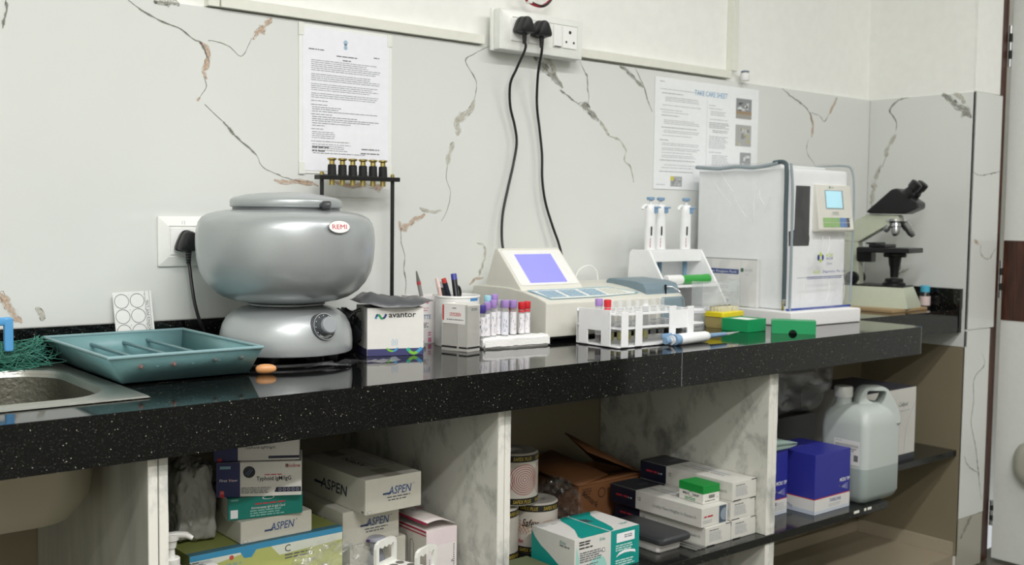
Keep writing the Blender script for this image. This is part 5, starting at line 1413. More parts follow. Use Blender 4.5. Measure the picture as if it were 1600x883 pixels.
for y0_, z0_, y1_, z1_ in ((0.24, 0.33, 0.18, 0.27), (0.17, 0.29, 0.14, 0.25), (0.15, 0.26, 0.12, 0.235), (0.09, 0.31, 0.075, 0.27), (0.055, 0.29, 0.07, 0.25), (0.22, 0.36, 0.17, 0.30), (0.10, 0.34, 0.105, 0.22)):
    MB(cr).tube([(-0.0045, y0_, z0_), (-0.007, (y0_+y1_)/2+0.004, (z0_+z1_)/2), (-0.0045, y1_, z1_)], 0.0007, 6, n=4).build('crease_highlight', t)
for x0_, z0_, x1_, z1_ in ((0.13, 0.19, 0.12, 0.13), (0.16, 0.19, 0.15, 0.14), (0.05, 0.09, 0.045, 0.02), (0.16, 0.085, 0.155, 0.02), (0.22, 0.1, 0.235, 0.02)):
    MB(cr).tube([(x0_, -0.0135, z0_), ((x0_+x1_)/2+0.004, -0.016, (z0_+z1_)/2), (x1_, -0.0125, z1_)], 0.0008, 6, n=4).build('crease_highlight', t)
MB(mat('#2f4a9a', 0.4)).box(0.0, W, -0.004, 0.0005, -0.0004, 0.005).build('blue_hem', t)
q = MB(M_CHROME); q.box(-0.0085, -0.0025, -0.001, 0.010, 0.018, 0.03, bev=0.002); q.box(-0.010, -0.0075, 0.001, 0.008, 0.0, 0.02, bev=0.001); q.build('zip_puller', t)
pr = MB(); F = Face(pr, (0, -0.0158, 0), (1, 0, 0), (0, 0, 1), 0.0002)
NV = mat('#27357e', 0.5); LG = mat('#b4cc42', 0.5); zz = lambda z: z-(ZC+0.0386)
F.disc(0.110, zz(0.951), 0.0052, NV, ry=0.0085); F.disc(0.129, zz(0.951), 0.0045, NV, ry=0.008)
F.poly([(0.113, zz(0.957)), (0.119, zz(0.968)), (0.126, zz(0.957)), (0.119, zz(0.953))], LG); F.poly([(0.113, zz(0.944)), (0.119, zz(0.936)), (0.126, zz(0.944)), (0.119, zz(0.949))], LG)
F.text('AGK', 0.142, zz(0.953), 0.0085, LG, w=0.036, bold=0.02); F.text('AGK', 0.143, zz(0.945), 0.007, NV, w=0.034, shear=0.2); F.text('Care', 0.148, zz(0.932), 0.006, NV, w=0.022, shear=0.2)
F.text('AGK', 0.088, zz(0.910), 0.0075, LG, w=0.036, bold=0.02); F.text('Diagnostics Pvt. Ltd.', 0.130, zz(0.911), 0.0068, NV, w=0.105, shear=0.15)
F.words(0.062, zz(0.903), 0.165, 0.004, 2, NV, 5, ragged=0.1); F.line([(0.02, zz(0.900)), (0.12, zz(0.9005)), (0.25, zz(0.903))], 0.001, M_GREYINK)
pr.build('printed_logo', t)
# white reagent carton behind the film on the left side
t, pr, F = carton('reagent_pack', 'flat white reagent carton leaning inside the clear cover beside the analyser', 'box', (2.2705, -0.255, ZC+0.0386), 0, (0.012, 0.215, 0.128), mat('#e9e9e6', 0.5))
f = F['left']; BLN = mat('#3f5591', 0.5)
f.rect(0.0, 0.086, 0.155, 0.013, BLN); f.text('Electrolyte Reagent Pack', 0.148, 0.0895, 0.0062, M_PAPER, w=0.13, align='r', bold=0.01)
f.disc(0.166, 0.098, 0.0055, mat('#3f6d55', 0.5)); f.text('AGK', 0.174, 0.0945, 0.0075, M_LIGHTINK, w=0.028); f.text('Care', 0.178, 0.085, 0.004, M_LIGHTINK)
f.words(0.0, 0.066, 0.15, 0.005, 1, M_LIGHTINK, 3); f.words(0.0, 0.056, 0.15, 0.005, 2, M_LIGHTINK, 4); f.words(0.0, 0.04, 0.16, 0.005, 3, M_LIGHTINK, 5); f.rect(0.161, 0.004, 0.0006, 0.12, M_LIGHTINK); f.rect(0.09, 0.006, 0.034, 0.012, BLN); f.rect(0.0, 0.0005, 0.13, 0.003, M_INK); f.rect(0.13, 0.0005, 0.06, 0.0015, mat('#8fb06a', 0.5)); f.rect(0.0, 0.126, 0.215, 0.0016, M_GREYINK)
pr.build('printed_text', t)

# microscope on its board
t = thing('cork_board', 'thin brown board under the microscope at the end of the worktop', 'board', (2.855, -0.30, ZC+0.0003), rad(3))
MB(mat('#a9906a', 0.7, bump=0.4, bscale=150)).box(0, 0.215, 0, 0.27, 0, 0.0085, bev=0.001).build('board', t)
t = thing('microscope', 'cream and black binocular microscope standing on a board in the right corner', 'microscope', (2.970, -0.183, ZC+0.0089), rad(13))
MC = mat('#c6cdb8', 0.35); MK = mat('#17181a', 0.35)
# local frame: front of the microscope is -y
def frx(x0, x1, y0, y1, z): return [(x0, y0, z), (x1, y0, z), (x1, y1, z), (x0, y1, z)]
q = MB(MC); q.loft([frx(-0.066, 0.066, -0.108, 0.115, 0), frx(-0.066, 0.066, -0.108, 0.115, 0.008), frx(-0.05, 0.05, -0.088, 0.112, 0.062)], cap0=True, cap1=True, smooth=False); q.build('base', t)
MB(MK).box(-0.051, 0.051, -0.088, 0.112, 0.062, 0.066, bev=0.001).build('base_top', t)
MB(MC).prism([(0.055, 0.064), (0.105, 0.064), (0.11, 0.22), (0.065, 0.22)], 'x', -0.022, 0.022, bev=0.004).build('pillar', t)
MB(MC).prism([(0.112, 0.198), (0.062, 0.196), (-0.04, 0.258), (-0.062, 0.268), (-0.058, 0.281), (0.035, 0.283), (0.112, 0.245)], 'x', -0.024, 0.024, bev=0.004).build('arm', t)
MB(MK).axis_lathe((0.022, 0.075, 0.085), (1, 0.075, 0.085), [(0.02, 0), (0.02, 0.014), (0.012, 0.015), (0.012, 0.022)], 24).axis_lathe((-0.022, 0.075, 0.085), (-1, 0.075, 0.085), [(0.02, 0), (0.02, 0.014), (0.012, 0.015), (0.012, 0.022)], 24).build('focus_knob', t)
q = MB(MK); q.box(-0.07, 0.07, -0.108, 0.05, 0.166, 0.181, bev=0.002); q.box(-0.022, 0.022, 0.02, 0.07, 0.135, 0.181, bev=0.003); q.build('stage', t)
MB(MK).box(-0.05, 0.055, -0.03, 0.02, 0.1815, 0.191, bev=0.002).box(-0.045, 0.045, 0.0, 0.03, 0.191, 0.196, bev=0.001).build('slide_holder', t)
MB(MK).lathe([(0.032, 0.152), (0.034, 0.156), (0.034, 0.162), (0.026, 0.166)], (0, -0.045, 0), 28).lathe([(0.012, 0.09), (0.014, 0.12), (0.017, 0.128), (0.020, 0.154)], (0, -0.045, 0), 24).build('condenser', t)
MB(MK).lathe([(0.034, 0.066), (0.034, 0.072), (0.027, 0.078), (0.027, 0.086), (0.02, 0.088)], (0, -0.045, 0), 28).build('lamp_housing', t)
MB(M_CHROME).lathe([(0.024, 0.255), (0.034, 0.262), (0.034, 0.269)], (0, -0.045, 0), 28).build('nosepiece', t)
for ax, dx, dy, L in ((0, -0.25, -0.1, 0.042), (1, 0.42, -0.55, 0.055), (2, 0.55, 0.25, 0.05), (3, -0.15, 0.5, 0.036)):
    a = Vector((0.6*dx*0.03/0.25*0.6, -0.045+dy*0.03, 0.262)); d = Vector((dx, dy, -1)).normalized()
    MB(M_STEEL).axis_lathe(a, a+d, [(0.0145, 0), (0.0145, L*0.45), (0.012, L*0.5), (0.012, L*0.78), (0.0075, L)], 20).build('objective', t)
hd = MB(MK); hd.prism([(0.024, 0.284), (0.037, 0.29), (-0.038, 0.358), (-0.055, 0.362), (-0.120, 0.318), (-0.120, 0.302), (-0.083, 0.284)], 'x', -0.038, 0.038, bev=0.005); hd.build('binocular_head', t)
for x in (-0.031, 0.031):
    a = Vector((x, -0.082, 0.338)); d = Vector((0, -0.62, 0.78))
    MB(MK).axis_lathe(a, a+d, [(0.017, 0), (0.017, 0.018), (0.0145, 0.02), (0.0145, 0.028), (0.0175, 0.03), (0.0175, 0.050), (0.012, 0.053)], 24).build('eyepiece', t)
t = thing('reagent_bottle', 'small dark bottle with blue cap and paper label beside the microscope', 'bottle', (3.131, -0.245, ZC+0.0003))
MB(mat('#2a2b28', 0.2)).lathe([(0.015, 0), (0.0165, 0.002), (0.0165, 0.044), (0.014, 0.049), (0.010, 0.051)], seg=28).build('bottle_body', t)
MB(mat('#d8c6c2', 0.5)).lathe([(0.0168, 0.008), (0.0168, 0.037)], seg=28, cap=False).build('paper_label', t)
MB(mat('#4fb0cf', 0.4)).lathe([(0.0135, 0.049), (0.0145, 0.05), (0.0145, 0.068), (0.013, 0.07)], seg=28).build('blue_cap', t)

# ------------------------------------------------------------------ left shelf bay
def crumple(name, label, cat, loc, size, m, seed, amp=(0.25, 0.1), sub=4, part='bag_film', flat=True, group=None, solid=False):
    t = thing(name, label, cat, loc, 0, group); q = MB(m); bl = bmesh.new(); bmesh.ops.create_icosphere(bl, subdivisions=sub, radius=1)
    sx, sy, sz = size; o_ = Vector((seed*3.1, seed*1.7, seed*0.9))
    for v in bl.verts:
        c_ = v.co.copy()
        # squarish body
        k_ = 1/max(abs(c_.x), abs(c_.y), abs(c_.z)); c2 = c_.lerp(c_*k_, 0.45)
        d = 1+amp[0]*noise.noise(c_*2.2+o_)+amp[1]*(1-2*abs(noise.noise(c_*5+o_)))
        v.co = Vector((c2.x*sx*d, c2.y*sy*d, sz+c2.z*sz*d))
        if flat: v.co.z = max(0.0004, v.co.z)
    q.bm(bl); q.build(part, t, angle=50); return t

# yellow-green flat carton
t, pr, F = carton('green_carton', 'large olive topped carton with a yellow green front and blue edge on the left shelf', 'box', (0.66, -0.41, ZS+0.0004), 0, (0.275, 0.24, 0.172), mat('#8c9450', 0.5))
f = F['front']; YG = mat('#b9bf72', 0.5); BLU = mat('#3f93bd', 0.5)
f.rect(0.0, 0.0, 0.275, 0.163, YG); f.rect(0, 0.1625, 0.275, 0.0095, BLU, 0.0001); f.poly([(0.0, 0.145), (0.105, 0.1625), (0.0, 0.1625)], mat('#dfe3d6', 0.5), 0.0001); f.poly([(0.155, 0.145), (0.275, 0.15), (0.275, 0.1625), (0.14, 0.1625)], mat('#dfe3d6', 0.5), 0.0001)
f.poly([(0.085, 0.1632), (0.092, 0.152), (0.105, 0.1515), (0.114, 0.1632)], BLU, 0.0003); f.disc(0.07, 0.157, 0.004, mat('#c65a4e', 0.5), lift=0.0003); f.words(0.03, 0.15, 0.06, 0.008, 3, mat('#8fb09a', 0.5), 4, lift=0.0002); f.text('C', 0.165, 0.148, 0.012, M_INK, lift=0.0003); f.words(0.165, 0.145, 0.06, 0.005, 2, M_GREYINK, 6, lift=0.0003)
F['top'].rect(0, 0, 0.275, 0.014, mat('#3d6f82', 0.5))
pr.build('printed_front', t)

def aspen(f, w, h, s=1.0, sub=True):
    NB = mat('#2f456f', 0.5); NB2 = mat('#3d5a8c', 0.5)
    f.text('ASPEN', w*0.40, h*0.48, 0.0135*s, NB2, w=0.047*s, bold=0.02, shear=0.22)
    f.rect(w*0.40-0.011*s, h*0.50, 0.016*s, 0.003*s, NB, 0.0004)
    f.ring(w*0.40+0.0515*s, h*0.48+0.013*s, 0.0012, 0.0004, NB)
    if sub:
        f.words(w*0.38, h*0.44, 0.046*s, 0.0042*s, 1, M_GREYINK, 3, ragged=0); f.words(w*0.40, h*0.36, 0.038*s, 0.0042*s, 1, M_GREYINK, 4, ragged=0)
    f.rect(0.004, 0.003, 0.008, 0.0035, M_GREYINK); f.rect(0.0045, 0.0034, 0.007, 0.0027, M_CARD, 0.0002)
ASP = mat('#cfcdc0', 0.5)
t, pr, F = carton('test_kit_box', 'low white box with blue slanted lettering under the teal green box', 'box', (0.7485, -0.405, ZS+0.173), 0, (0.131, 0.17, 0.0378), ASP, bev=0.003)
aspen(F['front'], 0.131, 0.030, 0.95, False); pr.build('printed_lettering', t)
t, pr, F = carton('test_kit_box', 'teal green box with white lettering in the middle of the left stack', 'box', (0.7345, -0.388, ZS+0.2114), rad(-13), (0.124, 0.125, 0.0362), mat('#0f7d70', 0.45))
f = F['front']; f.words(0.044, 0.026, 0.05, 0.005, 1, mat('#b9444a', 0.5), 3, ragged=0); f.text('Immunoassay IgA & IgG Card', 0.038, 0.0155, 0.0042, M_PAPER, w=0.056, shear=0.2); f.words(0.036, 0.0145, 0.06, 0.004, 3, mat('#8fc0b6', 0.5), 5); f.disc(0.066, 0.033, 0.010, M_PAPER, ry=0.0032); f.disc(0.066, 0.033, 0.0085, mat('#0f7d70', 0.45), ry=0.0024, lift=0.0002); f.rect(0.110, 0.0325, 0.004, 0.003, M_PAPER); f.rect(0.005, 0.0315, 0.012, 0.003, mat('#6fb0a8', 0.5)); f.rect(0.004, 0.003, 0.012, 0.014, M_PAPER)
F['left'].rect(0, 0, 0.125, 0.036, M_CARDSIDE); pr.build('printed_lettering', t)
NVB = mat('#23295f', 0.45)
def kit(z, label, x, y, rz, h, faded):
    t, pr, F = carton('test_kit_box', label, 'box', (x, y, z), rz, (0.137, 0.085, h), M_CARD)
    f = F['front']; f.rect(0, 0.0004, 0.038, h-0.0008, NVB); F['left'].rect(0, 0.0004, 0.085, h-0.0008, NVB); RD = mat('#c2242e', 0.5)
    F['top'].rect(0, 0, 0.038, 0.085, NVB)
    if not faded:
        f.text('Typhoid IgM/IgG', 0.064, 0.0265, 0.0068, M_INK, w=0.056, bold=0.03); f.words(0.077, 0.0375, 0.028, 0.0032, 1, RD, 5, ragged=0)
        f.text('Bioline', 0.1125, 0.0475, 0.0058, mat('#a8222c', 0.5), w=0.022, bold=0.015); f.text('B', 0.111, 0.0475, 0.006, M_INK, lift=0.0003)
        f.disc(0.0525, 0.041, 0.0098, mat('#15171c', 0.4)); f.line([(0.047, 0.037), (0.055, 0.046)], 0.0012, mat('#4a5f8f', 0.4), 0.0003); f.line([(0.050, 0.0355), (0.058, 0.0445)], 0.0012, mat('#4a5f8f', 0.4), 0.0003)
        f.words(0.0395, 0.016, 0.05, 0.0027, 4, M_GREYINK, 8); f.poly([(0.093, 0.0065), (0.136, 0.0065), (0.136, 0.0145), (0.096, 0.0145)], mat('#23243f', 0.5))
        for k in range(5): f.ring(0.102+0.007*k, 0.0105, 0.0024, 0.0006, M_LIGHTINK, lift=0.0003, n=10)
        f.text('First View', 0.005, 0.026, 0.0042, M_PAPER, w=0.029, bold=0.015, shear=0.2, lift=0.0004); f.text('V', 0.0205, 0.026, 0.0046, RD, bold=0.02, lift=0.0006); f.rect(0.006, 0.047, 0.017, 0.0045, mat('#7fa9b8', 0.5), 0.0004); f.rect(0.0055, 0.0, 0.007, 0.011, RD, 0.0004); f.text('25', 0.0062, 0.006, 0.0042, mat('#e9b4a8', 0.5), lift=0.0008)
    else:
        f.text('Typhoid IgM/IgG', 0.048, 0.02, 0.004, M_INK, w=0.05); f.rect(0.087, 0.003, 0.05, 0.0045, mat('#23243f', 0.5)); f.rect(0.0055, 0.0, 0.007, 0.005, RD, 0.0004)
    pr.build('printed_lettering', t); return t
kit(ZS+0.2482, 'blue and white box with bold black lettering on the left shelf stack', 0.7225, -0.370, rad(-29), 0.0575, False)
kit(ZS+0.3063, 'shaded blue and white box topmost of the left stack right under the worktop', 0.7225, -0.362, rad(-29), 0.058, True)
crumple('grey_bag', 'crumpled grey wrapped plastic bag standing left of the box stack', 'bag', (0.697, -0.315, ZS+0.173), (0.036, 0.045, 0.066), mat('#9c9c96', 0.5, bump=0.5, bscale=70), 2.0, (0.14, 0.08), sub=5)

ZA = ZS+0.0004
def big(x, y, k, label, vis=True):
    t, pr, F = carton('test_kit_carton', label, 'box', (x, y, ZA+0.0631*k), 0, (0.118, 0.24, 0.0627), ASP, bev=0.0015)
    if vis:
        aspen(F['front'], 0.118, 0.0627, 1.05)
        l = F['left']; l.text('ASPEN', 0.085, 0.021, 0.019, mat('#2b3346', 0.5), w=0.095, bold=0.02, shear=0.1); l.rect(0.062, 0.026, 0.03, 0.0045, mat('#2b3346', 0.5))
        l.rect(0.228, 0.003, 0.008, 0.0035, M_GREYINK)
        if k == 3:
            tp = F['top']; TP = mat('#a5a292', 0.4)
            tp.rect(0.045, 0.0, 0.032, 0.06, TP); tp.rect(0.045, 0.19, 0.032, 0.05, TP)
            tp.line([(0.068, 0.075), (0.108, 0.075), (0.108, 0.165), (0.068, 0.165), (0.068, 0.075)], 0.0016, M_INK); tp.words(0.073, 0.16, 0.03, 0.006, 12, M_LIGHTINK, 5); tp.text('ASPEN', 0.062, 0.09, 0.013, mat('#2b3346', 0.5), w=0.075, rot=90, bold=0.02)
    pr.build('printed_lettering', t)
    return t
big(0.968, -0.432, 3, 'white carton with blue slanted lettering, topmost of the right stack on the left shelf')
big(0.9475, -0.391, 2, 'white carton with blue slanted lettering, second from the top, behind the grey bottle')
big(0.9625, -0.391, 1, 'plain lower white carton behind the white tube rack', False)
big(0.9475, -0.395, 0, 'white carton lowest of the right stack on the left shelf', False)

# open pink-edged carton
t = thing('pink_carton', 'white carton with maroon edged half open flap beside the marble partition', 'box', (1.091, -0.442, ZS+0.0004))
W, D_, H = 0.068, 0.135, 0.142
MB(mat('#dcd3d0', 0.5)).box(0, W, 0, D_, 0, H, bev=0.0012).build('box_body', t)
pr = MB(); MAR = mat('#9c2747', 0.5); f = Face(pr, (0, D_, 0), (0, -1, 0), (0, 0, 1))
f.rect(0, 0, D_, H, mat('#bdb9ae', 0.5)); f.rect(0, H-0.004, D_, 0.004, MAR, 0.0002); f.rect(0, H-0.010, D_, 0.0025, MAR, 0.0002)
for k in range(4): f.words(0.022, 0.112-0.013*k, 0.036, 0.006, 1, M_INK, k, ragged=0.1, lift=0.0003)
f.line([(0.066, 0.075), (0.066, 0.12), (0.072, 0.122), (0.076, 0.116), (0.078, 0.075)], 0.0015, M_GREYINK, 0.0003); f.line([(0.084, 0.073), (0.084, 0.116), (0.09, 0.118), (0.095, 0.112), (0.096, 0.073)], 0.0015, M_GREYINK, 0.0003); f.rect(0.06, 0.052, 0.052, 0.010, M_INK, 0.0003); f.words(0.062, 0.049, 0.05, 0.005, 2, M_GREYINK, 9, lift=0.0003)
f2 = Face(pr, (0, 0, 0), (1, 0, 0), (0, 0, 1)); f2.rect(0.0, H-0.03, W, 0.0295, mat('#e4d6d8', 0.5)); f2.rect(0.0, 0, W, H-0.03, mat('#e6e0de', 0.5)); f2.text('A', 0.055, 0.075, 0.006, M_INK, lift=0.0003); f2.words(0.006, 0.09, 0.002, 0.004, 8, M_GREYINK, 7, lift=0.0003); f2.words(0.06, 0.11, 0.003, 0.004, 12, M_GREYINK, 8, lift=0.0003)
pr.build('printed_text', t)
q = MB(mat('#cfc7c3', 0.5)); vs = []; fs = []; n = 8
for i in range(n+1):
    u = i/n; z = H+0.0022+0.0125*(1-u)**1.0+0.008*math.sin(PI*u)
    for y in (-0.001, D_+0.001): vs.append((W*u, y, z))
for i in range(n): fs.append((2*i, 2*i+2, 2*i+3, 2*i+1))
q.add(vs, fs, None, True); fl = q.build('lid_flap', t, solid=0.0012)
q = MB(MAR); q.box(-0.0012, 0.0, -0.001, D_+0.001, H+0.011, H+0.0155); q.build('maroon_edge', t)
pr = MB(); f = Face(pr, (0.006, 0.0, H+0.0195), (1, 0, -0.03), (0, 1, 0), 0.0022); f.words(0.004, 0.07, 0.02, 0.006, 2, M_GREYINK, 4, lift=0.002); f.words(0.02, 0.075, 0.016, 0.005, 2, MAR, 5, lift=0.002); pr.build('flap_print', t)

# small white rack with two handles
t = thing('handled_rack', 'small white plastic tube rack with two arched handles at the shelf front', 'rack', (1.012, -0.5286, ZS+0.0004), rad(22))
RWH = mat('#e9e9e2', 0.3)
def handle(y):
    q = MB(RWH); W = 0.062; H = 0.143
    o_ = [(0.0, 0.0)]+[(0.0, H-0.012), (0.003, H-0.004), (0.011, H)]+[(W-0.011, H), (W-0.003, H-0.004), (W, H-0.012), (W, 0.0)]
    top_ = [(0.0085, 0.108), (0.0085, 0.128), (0.012, 0.1325)]+[(0.012+0.038*k/12, 0.1325-0.0022*abs(math.sin(k*PI/4))) for k in range(1, 12)]+[(W-0.012, 0.1325), (W-0.0085, 0.128), (W-0.0085, 0.108), (W-0.013, 0.104), (0.013, 0.104)]
    n = len(top_)
    # frame built from strips between inner window and outer edge
    q.box(0, 0.0085, y-0.003, y+0.003, 0, H-0.012); q.box(W-0.0085, W, y-0.003, y+0.003, 0, H-0.012); q.box(0.0085, W-0.0085, y-0.003, y+0.003, 0, 0.104)
    arch = [(0.0, H-0.012), (0.003, H-0.004), (0.011, H), (W-0.011, H), (W-0.003, H-0.004), (W, H-0.012), (W-0.0085, H-0.012)]+[(W-0.012-0.038*k/12, 0.1325-0.0035*abs(math.sin(k*PI/4))) for k in range(0, 13)]+[(0.0085, H-0.012)]
    q.prism(arch, 'y', y-0.003, y+0.003)
    q.build('handle', t)
handle(0.003); handle(0.088)
q = MB(RWH); q.box(0.002, 0.060, 0.006, 0.085, 0.094, 0.098); q.build('top_deck', t)
q = MB(mat('#6d6d66', 0.5))
for i in range(3):
    for j in range(3): q.lathe([(0.0, 0), (0.0078, 0)], (0.012+0.019*i, 0.021+0.0245*j, 0.0984), 18, cap=False)
q.build('tube_hole', t, kind='stuff')
MB(RWH).box(0.002, 0.060, 0.006, 0.085, 0.03, 0.033).build('lower_deck', t)

# grey bottles behind the rack
def grey_bottle(label, x, y, h):
    t = thing('grey_bottle', label, 'bottle', (x, y, ZS+0.0004)); g = mat('#83868f', 0.3)
    MB(g).lathe([(0.015, 0), (0.017, 0.003), (0.017, h-0.045), (0.0135, h-0.03), (0.011, h-0.026), (0.011, h-0.018)], seg=26).build('bottle_body', t)
    MB(mat('#9a9ca6', 0.3)).lathe([(0.0115, h-0.018), (0.013, h-0.006), (0.0165, h-0.004), (0.0165, h), (0.0145, h+0.0012)], seg=28).build('bottle_cap', t)
    MB(mat('#4d2f6f', 0.4)).box(-0.021, -0.014, -0.003, 0.003, h-0.0045, h-0.001, bev=0.0008).build('cap_tab', t)
grey_bottle('grey plastic bottle with a flat cap behind the handled rack', 1.006, -0.4095, 0.139)
grey_bottle('lower grey plastic bottle left of the handled rack', 0.958, -0.442, 0.095)

# clear bag of plastic tubes
t = thing('clear_bag', 'clear plastic bag stuffed with long clear tubes in front of the left stack', 'bag', (0.862, -0.475, ZS+0.0004))
q = MB(film('bag_film', '#c9cac2', 0.10, 0.1)); bl = bmesh.new(); bmesh.ops.create_icosphere(bl, subdivisions=5, radius=1)
for v in bl.verts:
    c_ = v.co; d = 1+0.4*noise.noise(c_*2.4+Vector((4, 2, 1)))+0.2*noise.noise(c_*7)
    v.co = Vector((c_.x*0.085*d+0.02*c_.z, c_.y*0.033*d, max(0.0004, 0.082+c_.z*0.082*d)))
q.bm(bl); q.build('bag_film', t, angle=40)
rn = random.Random(9)
for k in range(12):
    x = rn.uniform(-0.03, 0.03); y = rn.uniform(-0.018, 0.018); z = rn.uniform(0.02, 0.09)
    MB(film('tube_clear', '#cdccc2', 0.3, 0.1)).cyl((x-0.03, y, z), (x+0.035, y+0.004, z+0.05+0.01*rn.random()), 0.0042, seg=10).build('clear_tube', t)
t = thing('wooden_stick', 'orange brown rounded wooden stick end poking up in front of the clear bag', 'stick', (0.915, -0.53, ZS+0.0004))
MB(mat('#a8703f', 0.45)).cone_chain([(-0.025, 0, 0.0), (-0.006, 0, 0.09), (0.0, 0, 0.113), (0.003, 0, 0.121), (0.005, 0, 0.125)], [0.006, 0.0085, 0.0095, 0.008, 0.003], 18).build('handle_body', t)

# pump bottle and paper box
t = thing('pump_bottle', 'white plastic pump dispenser bottle in the shelf corner by the marble', 'bottle', (0.6125, -0.455, ZS+0.0004))
PWH = mat('#e4e4de', 0.3)
MB(PWH).lathe([(0.016, 0), (0.0175, 0.003), (0.0175, 0.168), (0.0165, 0.176), (0.0135, 0.1795)], seg=30).build('bottle_body', t)
MB(PWH).lathe([(0.0125, 0.1795), (0.0130, 0.1805), (0.0130, 0.191), (0.0115, 0.1925)], seg=30).build('pump_collar', t)
MB(PWH).lathe([(0.006, 0.1925), (0.0052, 0.206), (0.0075, 0.2075), (0.009, 0.218), (0.0115, 0.2195), (0.0118, 0.2245), (0.010, 0.228)], seg=26).build('pump_neck', t)
q = MB(PWH); d = Vector((0.93, -0.36, 0)); q.cone_chain([d*-0.009+Vector((0, 0, 0.2245)), d*0.008+Vector((0, 0, 0.2265)), d*0.022+Vector((0, 0, 0.2255)), d*0.031+Vector((0, 0, 0.2195))], [0.0065, 0.0055, 0.0048, 0.0035], 14); q.build('pump_spout', t)
t, pr, F = carton('paper_box', 'small white printed box standing beside the white pump bottle', 'box', (0.640, -0.452, ZS+0.0004), 0, (0.052, 0.036, 0.163), mat('#d9d8d0', 0.5))
tp = F['top']; tp.words(0.004, 0.034, 0.03, 0.006, 1, M_INK, 3); tp.words(0.004, 0.024, 0.034, 0.006, 2, M_GREYINK, 4); F['front'].words(0.004, 0.156, 0.04, 0.006, 2, M_GREYINK, 5); pr.build('printed_text', t)

# ------------------------------------------------------------------ middle shelf bay
RR = 0.049; RH = 0.1085
def paper_roll(label, x, y, z, turn, safex):
    t = thing('paper_roll', label, 'paper roll', (x, y, z), rad(turn))
    MB(mat('#dcd6cc', 0.6)).lathe([(0.018, 0.001), (RR-0.003, 0.0), (RR, 0.003), (RR, RH-0.003), (RR-0.004, RH), (0.020, RH-0.001), (0.018, RH-0.02), (0.018, 0.001)], seg=56, cap=False).build('roll_body', t)
    MB(film('wrap_film', '#cfd2cf', 0.18, 0.1)).lathe([(RR-0.002, RH+0.001), (0.03, RH+0.0045), (0.014, RH+0.001), (0.001, RH-0.006)], seg=30, cap=False).build('top_film', t)
    MB(M_BLACK).lathe([(RR+0.0004, RH-0.017), (RR+0.0004, RH-0.003)], seg=56, cap=False).lathe([(RR+0.0004, 0.003), (RR+0.0004, 0.016)], seg=56, cap=False).build('black_band', t)
    pr = MB(); f = Face(pr, (0, 0, 0), (1, 0, 0), (0, 1, 0), 0.0)
    YE = mat('#cdb24e', 0.5); RE = mat('#b2414a', 0.5); OR = mat('#c98a62', 0.5)
    for k in range(-2, 3):
        for yy in (RH-0.0135, 0.0055): f.text('SAFEX PLUS', k*0.052-0.020, yy, 0.0075, YE, w=0.040, bold=0.025, shear=0.15, lift=0.0009)
    if safex == 'rings':
        for k in range(7): f.ring(0.004, RH*0.5+0.001, 0.0045+0.0046*k, 0.0013, RE, lift=0.0006)
        for s_ in (-1, 1):
            for k in range(5): f.ring(0.004+s_*0.062, RH*0.5, 0.012+0.0066*k, 0.0008, OR if k % 2 else RE, lift=0.0005, a0=-60, a1=60) if s_ < 0 else f.ring(0.004+s_*0.062, RH*0.5, 0.012+0.0066*k, 0.0008, OR if k % 2 else RE, lift=0.0005, a0=120, a1=240)
    else:
        for cx, m_ in ((-0.03, RE), (0.008, mat('#c9a55e', 0.5)), (0.045, RE)):
            for k in range(5): f.ring(cx, 0.038, 0.008+0.0066*k, 0.0009, m_ if k % 2 else OR, lift=0.0005+0.00002*k, a0=15, a1=165)
        f.rect(-0.016, 0.055, 0.04, 0.02, mat('#dcd6cc', 0.6), 0.0007); f.text('Safex', -0.014, 0.060, 0.016, M_INK, w=0.036, bold=0.025, shear=0.3, lift=0.0011)
        f.text('Safex', -0.03, 0.024, 0.009, mat('#b52c34', 0.5), w=0.02, bold=0.02, shear=0.3, lift=0.0011)
    out = []
    for v in pr.v:
        a = v.x/RR-PI/2; r = RR+0.0003+v.z
        out.append(Vector((r*math.cos(a), r*math.sin(a), v.y)))
    pr.v = out; pr.build('printed_wrapper', t)
paper_roll('white paper roll printed with red rings, standing on the two other rolls', 1.418, -0.297, ZS+RH+0.007, -20, 'rings')
paper_roll('right of the two lower paper rolls, with bold black script on its wrapper', 1.480, -0.292, ZS+0.0004, -57, 'script')
paper_roll('left of the two lower paper rolls, half behind the marble partition edge', 1.377, -0.284, ZS+0.0004, -105, 'script')

# teal and white carton
t, pr, F = carton('glove_carton', 'teal and white patterned carton at the front of the middle shelf', 'box', (1.409, -0.4945, ZS+0.0004), 0, (0.182, 0.13, 0.0795), mat('#d9d8d2', 0.5))
TL = mat('#17958b', 0.45); TLL = mat('#9ed3c8', 0.45)
l = F['left']; l.poly([(0, 0), (0.11, 0.0), (0.085, 0.018), (0.055, 0.034), (0.03, 0.045), (0.012, 0.058), (0.0, 0.072)], TL); l.text('Erba', 0.087, 0.063, 0.007, mat('#2f8f86', 0.5), shear=0.2); l.words(0.087, 0.062, 0.03, 0.005, 1, M_GREYINK, 3); l.words(0.004, 0.012, 0.06, 0.004, 2, mat('#7fc0b6', 0.5), 4, lift=0.0002)
f = F['front']; f.rect(0.1, 0, 0.082, 0.0795, TL); f.poly([(0.01, 0)]+[(0.01+0.08*math.sin(PI/2*k/8)**1.0*1.0, 0.0+0.036*math.sin(PI*k/8*0.98)) for k in range(1, 9)], TLL, 0.0001); f.poly([(0.004, 0.0), (0.012, 0.0), (0.012, 0.04), (0.004, 0.065)], TLL, 0.0001)
